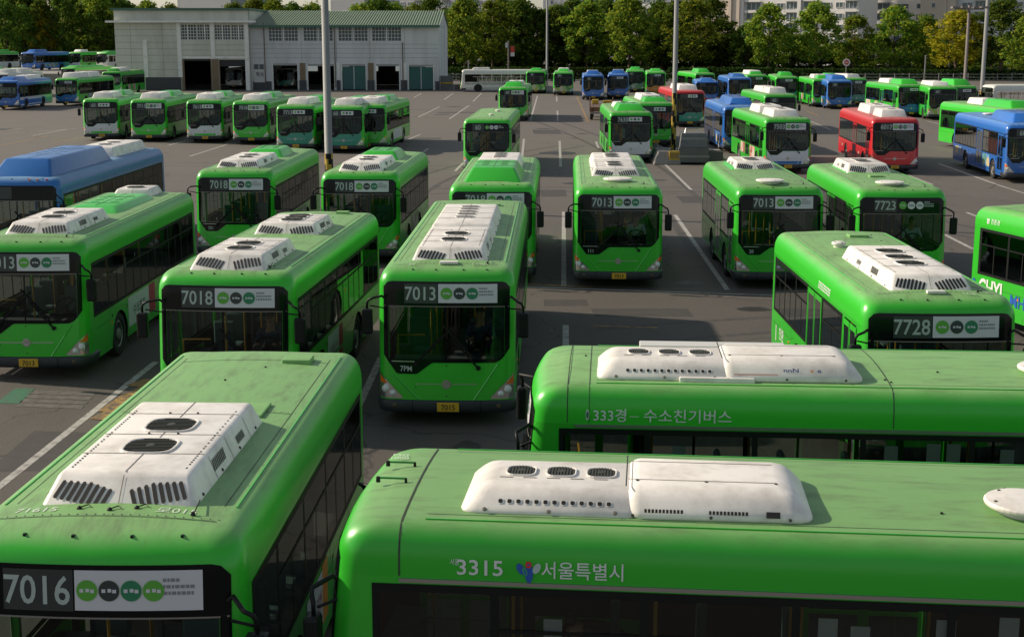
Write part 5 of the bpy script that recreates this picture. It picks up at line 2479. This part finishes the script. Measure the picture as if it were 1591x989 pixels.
def a2x(root):
    hatch(root, .02, .62, .34, .16, ACW, .03)
    t = MB()
    for s, x0, y0 in (('25', -.72, .50), ('17281', .45, .52)):
        write(t, s, .085, lambda u, v: (x0 + u, y0 + v, cap(x0 + u, .004)), LETTERD, .003, 1.1)
    link('roof_lettering', t.mesh('roof_lettering'), root)


def cross_seam(root, y, w=.012):
    """dark sealed joint running over the roof and down to the window rail"""
    pts = [(x, y - .0, cap(x, .004)) for x in [-1.02 + 2.04 * k / 16 for k in range(17)]]
    for z in (2.879, 2.87, 2.84, 2.80, 2.74, 2.66, 2.58, 2.50, 2.44):
        pts.append((w_at(z) + .003, y, z))
    vs = []
    for p_ in pts:
        vs += [(p_[0], p_[1] - w / 2, p_[2]), (p_[0], p_[1] + w / 2, p_[2])]
    mb = MB()
    mb.add(vs, [(2 * k, 2 * k + 1, 2 * k + 3, 2 * k + 2) for k in range(len(pts) - 1)], SEAM)
    link('roof_joint', mb.mesh('roof_joint'), root)


def rail_strip(root, L, y0=.80, z=2.405):
    mb = MB()
    mb.bar((HW + .012, y0, z), (HW + .012, L - .3, z), .02, .035, STEEL)
    link('side_rail', mb.mesh('side_rail'), root)


def inside_bits(root, seed):
    """hanging leaflets and straps behind the side windows"""
    rnd = random.Random(seed)
    mb = MB()
    for k in range(5):
        y = rnd.uniform(1.8, 6)
        z = rnd.uniform(1.85, 2.05)
        mb.box(HW - .03, HW - .025, y, y + .16, z, z + .22, ADWHITE)
    link('leaflet', mb.mesh('leaflet'), root)


def emblem_city(root, y, z):
    for dy, dz, w, h, ang, m in ((-.065, .02, .030, .055, .5, 'c_blue'), (0, .06, .028, .03, 0, 'c_red'), (.005, -.015, .034, .085, 0, 'c_blue'), (.07, .03, .030, .050, -.5, 'c_grey'), (-.03, .0, .018, .04, .3, 'c_green')):
        mb = MB()
        n = 14
        pts = []
        for k in range(n):
            a = 2 * math.pi * k / n
            u, v = w * math.cos(a), h * math.sin(a)
            pts.append(S(1, y + dy + u * math.cos(ang) - v * math.sin(ang), z + dz + u * math.sin(ang) + v * math.cos(ang), .007))
        mb.poly(pts, MATS[m])
        link('emblem', mb.mesh('emblem'), root)


mat('c_blue', (.02, .10, .42), .4)
mat('c_red', (.60, .03, .03), .4)
mat('c_grey', (.42, .55, .50), .4)
mat('c_green', (.05, .35, .10), .4)


def f2x(root):
    rail_strip(root, 10.9)
    cross_seam(root, .80, .016)
    inside_bits(root, 2)
    t = MB()
    write(t, '3315', .135, lambda u, v: S(1, 1.30 + u, 2.475 + v, .006), LETTER, .012, 1.1)
    link('fleet_number', t.mesh('fleet_number'), root)
    t = MB()
    write(t, '서울', .045, lambda u, v: S(1, 1.24 + u * .9, 2.56 + v, .006), LETTER, .0, .8)
    link('small_lettering', t.mesh('small_lettering'), root)
    t = MB()
    write(t, '서울특별시', .118, lambda u, v: S(1, 2.02 + u, 2.478 + v, .006), LETTER, .006, .95)
    link('side_lettering', t.mesh('side_lettering'), root)
    emblem_city(root, 1.91, 2.52)
    t = MB()
    write(t, 'F5G', .07, lambda u, v: (-.78 + v * -1 + .1, .40 + u, cap(-.78, .005)), LETTERD, .004)
    write(t, '1000', .07, lambda u, v: (-.66 + v * -1 + .1, .40 + u, cap(-.66, .005)), LETTERD, .004)
    link('roof_lettering', t.mesh('roof_lettering'), root)
    mb = MB()
    for x in (-.32, .18):
        mb.tube([(x, .42, cap(x, .03)), (x, .68, cap(x, .03))], .010, mat('handle_green', (.02, .2, .03), .4), 6)
        mb.lathe((x, .42, cap(x, -.01)), (0, 0, 1), [(.022, 0), (.018, .05)], BLACKM, 8)
        mb.lathe((x, .68, cap(x, -.01)), (0, 0, 1), [(.014, 0), (.012, .045)], BLACKM, 8)
    link('grab_handle', mb.mesh('grab_handle'), root)


def f3x(root):
    rail_strip(root, 10.9, .75)
    cross_seam(root, .66)
    cross_seam(root, .92, .008)
    cross_seam(root, 4.5, .012)
    inside_bits(root, 5)
    t = MB()
    write(t, '333경', .125, lambda u, v: S(1, .97 + u, 2.475 + v, .006), LETTER, .008, 1.0)
    link('fleet_number', t.mesh('fleet_number'), root)
    t = MB()
    write(t, '수소친기버스', .125, lambda u, v: S(1, 1.57 + u, 2.478 + v, .006), LETTER, .006, 1.1)
    link('side_lettering', t.mesh('side_lettering'), root)
    t = MB()
    write(t, '—', .08, lambda u, v: S(1, 1.40 + u, 2.50 + v, .006), LETTERD, .004, 1)
    link('side_lettering', t.mesh('side_lettering'), root)
    mb = MB()
    n = 16
    mb.poly([S(1, .90 + .022 * math.cos(2 * math.pi * k / n), 2.54 + .065 * math.sin(2 * math.pi * k / n), .006) for k in range(n)], LETTER)
    mb.poly([S(1, .90 + .015 * math.cos(2 * math.pi * k / n), 2.54 + .045 * math.sin(2 * math.pi * k / n), .008) for k in range(n)], EM3)
    link('emblem', mb.mesh('emblem'), root)
    hatch(root, -.66, 2.5, .30, 1.9, WHITEP[1], .10)
    hatch(root, .90, 2.45, .10, .9, ACW, .05)


def a4x(root):
    t = MB()
    write(t, 'CHYI', .40, lambda u, v: S(-1, 10.45 - u * .8, .74 + v, .012), LETTER, .03, 1)
    link('side_lettering', t.mesh('side_lettering'), root)
    t = MB()
    write(t, 'MH', .30, lambda u, v: S(-1, 9.1 - u, .66 + v, .012), MATS['c_blue'], .01, 1)
    t.poly([S(-1, 10.68 + .09 * math.cos(k * .7), .92 + .18 * math.sin(k * .7), .010) for k in range(9)], MATS['c_blue'])
    link('side_logo', t.mesh('side_logo'), root)
    t = MB()
    write(t, 'ꟷ 친환경', .10, lambda u, v: S(-1, L_A4 - .6 - u, 2.52 + v, .008), LETTER, .006)
    link('roof_edge_lettering', t.mesh('roof_edge_lettering'), root)


L_A4 = 10.9


def a3x(root):
    t = MB()
    for r_ in range(3):
        for k in range(9):
            y = 3.6 - k * .11 - (.03 if r_ else 0)
            spatch(t, -1, y - .08, y, 2.47 + r_ * .05, 2.50 + r_ * .05, LETTER, .006)
    link('small_print', t.mesh('small_print'), root)
    t = MB()
    write(t, '1', .34, lambda u, v: S(-1, 7.6 - u, .62 + v, .010), LETTER, .02)
    write(t, '친환', .20, lambda u, v: S(-1, 7.2 - u, .75 + v, .010), LETTER, .01)
    for k in range(7):
        spatch(t, -1, 7.55, 7.95, .50 + k * .06, .53 + k * .06, GRILLE, .008) if 0 else None
    link('side_lettering', t.mesh('side_lettering'), root)
    disc(root, -.45, 5.6, .14)
    hatch(root, .25, 7.0, .4, .3, GREENH, .05)
    t = MB()
    write(t, '1728', .085, lambda u, v: (.42 + u, .48 + v, cap(.42 + u, .004)), LETTERD, .003)
    link('roof_lettering', t.mesh('roof_lettering'), root)
    hatch(root, .0, .58, .30, .10, ACW, .03)


def bzx(root):
    mb = MB()
    for x in (.35, .58, .86):
        mb.lathe(F(x, 2.80, -.02), (0, -.4, 1), [(.03, 0), (.025, .05)], AMBER if x < .8 else REDLENS, 8)
    link('marker_lamp', mb.mesh('marker_lamp'), root)


W = 'wedge'
H = 'hood'
b_f1 = bus(bus_n, -3.50, 10.69, -2.0, 7.4, 'green bus 7016 in the front left corner with a long white slotted roof unit', num='7016', style='panel4', group=GB,
           roof=[(W, .86, 3.75, dict(w=1.44, h=.215, fans=2)), ('hatch', .55, 6.5, .36, .30, GREENH, .05), ('hatch', .0, 4.1, 1.30, .55, GREENH, .012)],
           adverts=[(1, 2.95, 3.9, .55, 1.15, ADWHITE, '71LH 티켓', ADRED), (1, 3.9, 4.25, .5, 1.2, ADORANGE, '', INK)], plate_no='7016', extras=f1x)
b_f2 = bus(bus_n, -1.64, 12.49, -95.6, 10.9, 'green bus 3315 lying across the bottom right, nearest the camera', num='3315', group=GB,
           roof=[('long', 1.22, 4.40, .30, 1.26, .16), ('disc', .42, 6.16, .335)], plate_no='3315', extras=f2x)
b_f3 = bus(bus_n, .09, 17.28, -94.0, 10.9, 'green bus with white Korean lettering, second of the two lying across the front', num='3339', group=GB,
           roof=[('long', .95, 4.28, .32, 1.26, .17, True, True), ('disc', .35, 6.45, .30)], plate_no='3339', extras=f3x)
b_a0 = bus(bus_n, -10.01, 27.88, -.9, 9.6, 'green bus cut by the left edge, showing 13 and a white and red side poster', num='7013', style='panel3', group=GB,
           roof=[(W, .95, 3.85, dict(w=1.44, h=.215, fans=2)), (H, 4.2, 7.9, 1.5, .12), (W, 8.0, 9.2, dict(w=1.1, h=.18, fans=1, slots=False))],
           adverts=[(1, 3.0, 4.7, .5, 1.18, ADWHITE, '수소전기', INK), (1, 4.7, 5.25, .5, 1.18, ADRED, '', INK)], plate_no='7013')
b_a1 = bus(bus_n, -5.13, 23.94, -4.4, 9.2, 'green bus 7018 with two white roof units, left of the middle bus 7013', num='7018', style='panel3', group=GB,
           roof=[(W, .45, 2.95, dict(w=1.44, h=.215, fans=2)), (W, 4.85, 6.7, dict(w=1.42, h=.21, fans=3)), ('hatch', .5, 8.5, .3, .22, GREENH, .05)],
           adverts=[(1, 3.0, 4.1, .45, 1.15, ADWHITE, '서비스', PRINTG), (1, 4.1, 4.5, .45, 1.15, ADRED, '', INK)], notch='701', plate_no='7018')
b_a2 = bus(bus_n, -1.19, 24.37, -1.8, 11.2, 'green bus 7013 facing the camera mid picture with two joined white roof units', num='7013', style='panel3', group=GB,
           roof=[(W, .95, 4.2, dict(w=1.46, h=.205, fans=2)), (W, 4.22, 8.1, dict(w=1.46, h=.215, fans=5, slots=False)), ('hatch', .45, 9.6, .3, .3, GREENH, .05)],
           notch='7PM', plate_no='7015', extras=a2x)
b_a3 = bus(bus_n, 6.84, 21.41, -.5, 8.3, 'green bus 7728 behind the two crosswise buses, at the right', num='7728', style='panel3', group=GB,
           roof=[(W, .75, 4.4, dict(w=1.40, h=.22, fans=3, x=0))], plate_no='7728', extras=a3x)
b_a4 = bus(bus_n, 15.33, 24.04, 13.9, 10.9, 'green bus cut by the right edge with big white side letters', num='7728', group=GB,
           roof=[(H, 3.0, 7.0, 1.5, .2)], extras=a4x)
b_b1 = bus(bus_n, -8.77, 43.39, -1.5, 9.2, 'green bus 7018 in the second row, left of its twin 7018', num='7018', style='panel3', group=GB,
           roof=[(W, .8, 4.2, dict(w=1.44, h=.215, fans=2)), (H, 4.6, 7.2, 1.5, .24)], adverts=[(1, 3.0, 6, .5, 1.15, POST2, '', INK)], notch='701', seed=4)
b_b2 = bus(bus_n, -4.76, 42.82, -3.1, 8.3, 'green bus 7018 in the second row beside the thick striped pole', num='7018', style='panel3', group=GB,
           roof=[(W, .45, 3.7, dict(w=1.44, h=.215, fans=2)), (H, 4.0, 6.6, 1.5, .26)], adverts=[(1, 3.0, 5, .5, 1.15, POST2, '', INK)], seed=6)
b_b3 = bus(bus_n, -.58, 39.26, -2.0, 9.5, 'green bus with a green roof fairing, half hidden behind the middle bus 7013', num='7018', style='panel3', group=GB,
           roof=[(H, .45, 4.0, 1.75, .34), (W, 4.1, 7.2, dict(w=1.5, h=.30, fans=5, slots=False))])
b_b4 = bus(bus_n, 2.99, 38.55, -2.3, 11.2, 'green bus 7013 in the second row with a white disc, driver in pale shirt', num='7013', style='panel3', group=GB,
           roof=[('disc', .0, 1.2, .42), (W, 2.8, 5.7, dict(w=1.5, h=.21, fans=3)), (W, 5.75, 8.8, dict(w=1.5, h=.225, fans=3, slots=False))], notch='111', plate_no='7013')
b_b5 = bus(bus_n, 7.51, 38.46, -1.4, 8.6, 'green bus 7013 in the second row with its doors and posters showing', num='7013', style='panel3', group=GB,
           roof=[('disc', -.2, .85, .40), (H, 4.7, 7.6, 1.7, .08), (W, 5.0, 7.3, dict(w=1.36, h=.22, fans=2))],
           adverts=[(-1, 3.0, 3.3, .5, 1.15, POST2, '', INK)], notch='20')
b_b6 = bus(bus_n, 10.75, 37.81, -2.2, 8.4, 'green bus 7723 at the right end of the second row', num='7723', style='circles', group=GB,
           roof=[('disc', -.2, .95, .40), ('hatch', -.1, 3.2, .4, .3, GREENH, .05), (H, 4.2, 7.2, 1.6, .10), (W, 4.5, 7.0, dict(w=1.4, h=.26, fans=2))])
b_bz = bus(bus_n, -14.73, 40.94, -1.1, 12.0, 'blue bus with a large blue roof fairing, cut by the left edge', num=None, style=None, col='greyblue', group=BB,
           roof=[(H, .45, 6.6, 1.9, .46), (W, 7.3, 11.4, dict(w=1.55, h=.30, fans=2, slots=False))], extras=bzx)

# third row
bus(bus_n, -1.30, 71.98, -2.8, 11.2, 'green bus with a bare roof, alone behind the middle column', num='60', style='circles', group=GB, lod=1,
    roof=[('disc', .1, 2.2, .14), ('disc', .2, 6.5, .16)])
bus(bus_n, 6.76, 79.03, -.7, 10.9, 'white fronted green bus with a green roof fairing, left of the junk island', num='7630', style='small', group=GB, lod=1, front=WHITEF,
    roof=[(H, .5, 4.2, 1.75, .34), (W, 4.4, 7.4, dict(w=1.5, h=.225, fans=3, slots=False, detail=False))], adverts=[(-1, 1.65, 1.75, .45, 2.3, ADWHITE, '', INK)])
bus(bus_n, 9.36, 90.57, .4, 11.0, 'green bus just behind and right of the white fronted bus', num=None, style='small', group=GB, lod=1,
    roof=[(H, .5, 3.2, 1.7, .26), (W, 3.4, 7.8, dict(w=1.5, h=.32, fans=2, slots=False, detail=False))])
bus(bus_n, 14.16, 111.32, 1.1, 10.6, 'red bus with a teal front right of the tall striped pole', num=None, style='small', col='red', front=TEAL, lod=2,
    roof=[(W, 1.2, 6.5, dict(w=1.6, h=.36, fans=2, slots=False, detail=False))])
bus(bus_n, 14.24, 85.73, -1.4, 10.4, 'blue bus half hidden behind the green bus with pink posters', num=None, style=None, col='blue', group=BB, lod=1,
    roof=[(H, 1.0, 7.0, 1.6, .40)], adverts=[(-1, 2.95, 3.5, .5, 1.1, POST4, '', INK)])
bus(bus_n, 14.43, 72.63, -.2, 11.4, 'green bus with pink side posters and a pale front, left of the red bus', num='7503', style='panel3', group=GB, lod=1, front=WHITEF, front2=BLUEF,
    roof=[(W, .9, 4.2, dict(w=1.45, h=.34, fans=2, slots=False, detail=False)), (W, 5.2, 8.4, dict(w=1.45, h=.36, fans=2, slots=False, detail=False))],
    adverts=[(-1, 2.95, 4.6, .5, 1.18, POST1, '', INK), (-1, 6.2, 7.7, .6, 1.18, POST1, '', INK)])
bus(bus_n, 19.95, 72.36, -4.7, 11.4, 'red bus with a numbered front and white side marks', num='6017', style='panel3', col='red', lod=1,
    roof=[(W, .8, 3.4, dict(w=1.4, h=.36, fans=1, slots=False, detail=False)), (W, 4.4, 8.2, dict(w=1.45, h=.40, fans=2, slots=False, detail=False))],
    adverts=[(-1, 9.0, 10.4, .6, 1.1, MATS['red_panel'], '1 098', LETTER), (-1, 2.95, 4.6, .55, 1.1, MATS['red_panel'], '089', LETTER)])
bus(bus_n, 25.34, 67.66, -4.3, 10.9, 'blue bus with a blue roof fairing and orange posters at the right edge', num='60', style=None, col='blue', group=BB, lod=1,
    roof=[(H, .5, 5.0, 1.8, .42), ('disc', -.3, 7.4, .3)], adverts=[(-1, 2.95, 4.4, .55, 1.15, POST4, '', INK), (-1, 8.9, 10.2, .7, 1.1, POST4, '', INK)])
bus(bus_n, 30.36, 81.47, 4, 11.3, 'green bus behind the blue bus at the right edge', num=None, group=GB, lod=1,
    roof=[(H, 1.0, 5.5, 1.7, .40), (W, 5.7, 8.2, dict(w=1.4, h=.34, fans=1, slots=False, detail=False))])
bus(bus_n, 20.03, 104.17, .1, 10.8, 'green bus whose roof shows above the one with pink posters', num='60', style=None, group=GB, lod=2,
    roof=[(W, 1.4, 4.2, dict(w=1.4, h=.4, fans=1, slots=False, detail=False)), (W, 4.3, 8.2, dict(w=1.4, h=.36, fans=1, slots=False, detail=False))])

# the row in front of the workshop
acw = lambda a, b, h=.34: (W, a, b, dict(w=1.5, h=h, fans=1, slots=False, detail=False))
row = [(-28.44, 96.50, 4.0, 'white and green fronted bus, first from the left in the row before the workshop', WHITEF, MATS['green_panel'], 'small'),
       (-24.87, 95.34, 1.2, 'green bus, second from the left in the row before the workshop', None, None, 'panel3'),
       (-20.78, 94.21, 1.6, 'pale fronted bus, third from the left in the row before the workshop', WHITEF, MATS['green_panel'], 'small'),
       (-17.41, 92.82, -1.4, 'bright green bus, fourth from the left in the row before the workshop', None, None, 'panel3'),
       (-13.53, 86.91, -4.5, 'teal fronted green bus, fifth from the left in the row before the workshop', TEAL, None, 'small'),
       (-10.37, 85.65, -3.1, 'teal fronted green bus right beside the thick striped pole in the row before the workshop', TEAL, None, 'small'),
       (-9.43, 87.86, -4.3, 'green bus with pale side panels, last on the right in the row before the workshop', None, None, 'small')]
for i, (x, y, a, lab, f, f2, st) in enumerate(row):
    if i == 6:
        x += .25
    bus(bus_n, x, y, a, 11.0 if i < 6 else 10.4, lab, num=['60', '7711', '7613', '7018', '7713', '60', None][i], style=st, group=GB, lod=1, front=f, front2=f2,
        roof=[acw(1.0, 4.3), (H, 4.8, 8.6, 1.6, .30)], adverts=[(1, 3.0, 6.5, .5, 1.15, POST3 if i == 0 else ADWHITE if i == 6 else MATS['green_panel'], '', INK)])

# middle distance, columns
bus(bus_n, .08, 119.60, -2.8, 11.1, 'green bus with a green roof fairing directly above the bare roofed bus', num='60', style='panel3', group=GB, lod=2, roof=[(H, .5, 4.5, 1.7, .36), acw(4.8, 7.5)])
bus(bus_n, 3.04, 180.24, -2.6, 10.9, 'far green bus beside the stripped white bus', num='60', style=None, group=GB, lod=2, roof=[(H, .8, 4.5, 1.6, .3)], front=POST3)
bus(bus_n, 6.37, 174.44, -2.5, 10.9, 'far green bus standing alone right of the thin lamp pole', num='601', style=None, group=GB, lod=2, roof=[(H, .8, 4.5, 1.6, .3), acw(5, 8)], front=POST3)
bus(bus_n, 9.32, 161.0, -2.5, 10.9, 'blue bus, left of the two side by side behind the flatbed trailer', num='60', style=None, col='blue', group=BB, lod=2, roof=[(H, .6, 4.5, 1.7, .4), acw(5, 8)])
bus(bus_n, 12.40, 164.2, -4.5, 10.9, 'blue bus, right of the two side by side behind the flatbed trailer', num=None, style='small', col='blue', group=BB, lod=2, roof=[(H, .6, 4.5, 1.7, .4), acw(5, 8)])
bus(bus_n, 16.15, 184.21, -4.9, 10.9, 'green bus with a patterned dark front right behind the two blue buses', num='60', style=None, group=GB, lod=2, roof=[(H, .8, 5, 1.6, .35)], front=POST2)
bus(bus_n, 17.98, 175.48, -4.6, 10.9, 'green bus with an orange striped front left of the tall striped pole', num=None, style='small', group=GB, lod=2, roof=[(H, .8, 5, 1.6, .3)], front=ADORANGE)
bus(bus_n, 23.31, 169.20, 4.6, 11.0, 'green bus behind the low blue bus, right of the tall striped pole', num='60', style=None, group=GB, lod=2, roof=[(H, .8, 5, 1.6, .45)])
bus(bus_n, 21.21, 152.63, -5.3, 9.0, 'low round nosed blue bus with a red bumper line', num=None, style=None, col='blue', group=BB, lod=2, roof=[(H, .3, 4, 1.6, .3)], front2=MATS['red_panel'], sx=.84)
bus(bus_n, 24.30, 149.60, -2.5, 10.8, 'blue bus with white patterned sides and a grey front', num=None, style=None, col='blue', group=BB, lod=2, roof=[(H, 1, 6, 1.6, .3)], front=CARS, adverts=[(-1, 6.4, 10, .5, 1.2, POST4, '', INK)])
bus(bus_n, 28.15, 161.04, .3, 10.8, 'far green bus behind the blue bus with white patterned sides', num=None, style='small', group=GB, lod=2, roof=[acw(1.5, 6, .4), (H, .6, 3, 1.6, .3)])
bus(bus_n, 30.15, 153.87, -5.6, 10.8, 'far green bus with teal lower front, left of the long green side', num=None, style='small', group=GB, lod=2, roof=[(H, .8, 5, 1.6, .4)], front=TEAL)
bus(bus_n, 32.13, 143.98, -3.3, 10.7, 'green bus with a poster side, its front hidden by the blue bus', num=None, style=None, group=GB, lod=2, roof=[acw(3, 6), (H, .8, 2.8, 1.5, .3)], adverts=[(-1, 6.2, 7.5, .6, 1.2, POST1, '', INK)])
bus(bus_n, 32.76, 140.04, -3.9, 10.6, 'blue bus with yellow sign letters standing left of the blue fronted green bus', num='60', style=None, col='blue', group=BB, lod=2, roof=[(H, .6, 6.5, 1.7, .42)], adverts=[(-1, 3, 4.4, .5, 1.2, POST4, '', INK)])
bus(bus_n, 36.24, 147.30, 8, 10.9, 'green bus peeping out right behind the blue bus with yellow sign letters', num=None, style='small', group=GB, lod=2, roof=[acw(1, 5), (H, 5.5, 9, 1.6, .3)], front=TEAL)
bus(bus_n, 35.89, 125.69, 1.1, 11.0, 'blue fronted green bus with posters along its green side', num=None, style='small', group=GB, lod=2, front=BLUEF, roof=[(H, .6, 4.5, 1.75, .42), acw(5, 8.5)], adverts=[(-1, 6.1, 7.6, .5, 1.2, POST3, '', INK), (-1, 9.0, 10.5, .5, 1.2, POST1, '', INK)])
bus(bus_n, 37.32, 121.15, -6, 10.7, 'dark green bus with a poster front between two others below the lamp poles', num='60', style=None, group=GB, lod=2, front=POST3, roof=[acw(1.5, 7, .3)])
bus(bus_n, 39.85, 123.2, 6, 10.9, 'green bus with a round green fairing behind the floodlight pole', num=None, style='small', group=GB, lod=2, roof=[(H, .5, 4, 1.7, .5)])

# far left lot
bus(bus_n, -50.11, 138.46, .2, 10.6, 'blue bus with a white poster side at the left edge', num='60', style=None, col='blue', group=BB, lod=2, skirt=WHITEF, front=MATS['blue_panel'], roof=[(H, .5, 4.5, 1.7, .3), acw(5, 9)])
bus(bus_n, -46.80, 147.04, -3.5, 11.4, 'blue fronted green bus left of the workshop, with white roof units', num=None, style='small', group=GB, lod=2, front=BLUEF, roof=[acw(1, 5, .5), acw(5.2, 8.5, .5)], adverts=[(1, 3.0, 7.5, .5, 1.2, POST2, '', INK)])
bus(bus_n, at(188, 120, 177).x - 1.25, 177.0, -1.0, 10.9, 'green bus against the left end wall of the workshop', num=None, style=None, group=GB, lod=2, roof=[acw(2, 6, .4), (H, .6, 1.9, 1.6, .3)], adverts=[(1, 3.0, 4, .5, 1.2, POST1, '', INK), (1, 5, 6.2, .5, 1.2, POST1, '', INK)])
bus(bus_n, -61.5, 168.0, -3, 11.0, 'white bus whose pale roof shows behind the blue bus at the left edge', num=None, style=None, col='white', lod=2, roof=[acw(1, 4, .4), acw(5, 9, .4)])
bus(bus_n, -64.3, 203.0, -18, 11.0, 'white bus with a green roof strip behind the blue fronted green bus', num=None, style=None, col='white', roofcol='green', lod=2, roof=[(H, .8, 8, 2.0, .2)])
p = ground(52, 108, 1.9)
TZ = 1.9
bus(bus_n, -77.9, 226, -14, 11.0, 'blue bus on the raised lot at the far left', num=None, style=None, col='blue', group=BB, lod=2, roof=[(H, 1, 5, 1.7, .4)], z=TZ, front=MATS['blue_panel'], adverts=[(1, 3, 7, .5, 1.2, POST4, '', INK)])
bus(bus_n, -89.0, 233, -14, 11.0, 'white bus with a green roof at the far left edge of the raised lot', num=None, style=None, col='white', roofcol='green', lod=2, roof=[(H, .6, 9, 1.9, .3)], z=TZ)
bus(bus_n, -72.5, 233, -20, 11.0, 'green bus right of the blue one on the raised lot', num=None, style=None, group=GB, lod=2, roof=[acw(1, 3)], z=TZ, front=WHITEF)
bus(bus_n, -67.5, 231, -30, 11.0, 'stripped pale bus beside the workshop corner on the raised lot', num=None, style=None, col='white', roofcol='green', lod=2, roof=[(H, .6, 9, 1.9, .15)], z=TZ, frame_m=ACW, panes=False)
p = ground(716, 143)
bus(bus_n, p.x - .1, p.y + 1.3, -88, 11.0, 'stripped white bus standing side on, right of the workshop, with empty windows', col='white', num=None, style=None, lod=2, roofcol='white', front=MATS['green_panel'], frame_m=ACW, panes=False, skirt=mat('wreck_panel', (.42, .41, .39), .8, dirt=.95, dirt_col=(.08, .07, .06), dirt_scale=1.3), roof=[acw(1.5, 4, .25)], adverts=[(1, .6, 2.4, 1.3, 2.3, DARKGLASS, '', INK)])
bus(bus_n, at(1541, 150, 124).x, 126, -84, 11.0, 'stripped pale bus with empty windows at the right edge', col='white', num=None, style=None, lod=2, frame_m=ACW, panes=False)
bus(bus_n, -70.5, 188.0, -6, 11.0, 'green bus cut by the left edge behind the white roofed one', num='60', style=None, group=GB, lod=2, roof=[(H, .6, 4, 1.7, .3)])
# buses inside the workshop
bus(bus_n, bx(365, 200), 198.5, -3, 10.5, 'dark bus standing inside the second garage bay of the workshop', num=None, style=None, col='white', lod=2)
bus(bus_n, bx(444, 200), 199, -2, 10.5, 'pale bus standing inside the third garage bay', num=None, style=None, col='white', lod=2, front=TEAL)

person(b_b4, .55, 1.30, 1.16, 0, 'driver in a pale shirt at the wheel of bus 7013 in the second row')
person(b_b6, .55, 1.30, 1.16, 0, 'driver in a pale shirt at the wheel of bus 7723', SHIRTW)
person(b_a2, .55, 1.30, 1.16, 0, 'driver in dark clothes at the wheel of the middle bus 7013', SHIRTB)
person(b_a1, .55, 1.30, 1.16, 0, 'driver in a dark top at the wheel of bus 7018 left of the middle', SHIRTB)
person(b_f2, .72, 2.25, 1.10, R(180), 'black haired passenger in a dark top seen in profile through the window of bus 3315', SHIRTB)
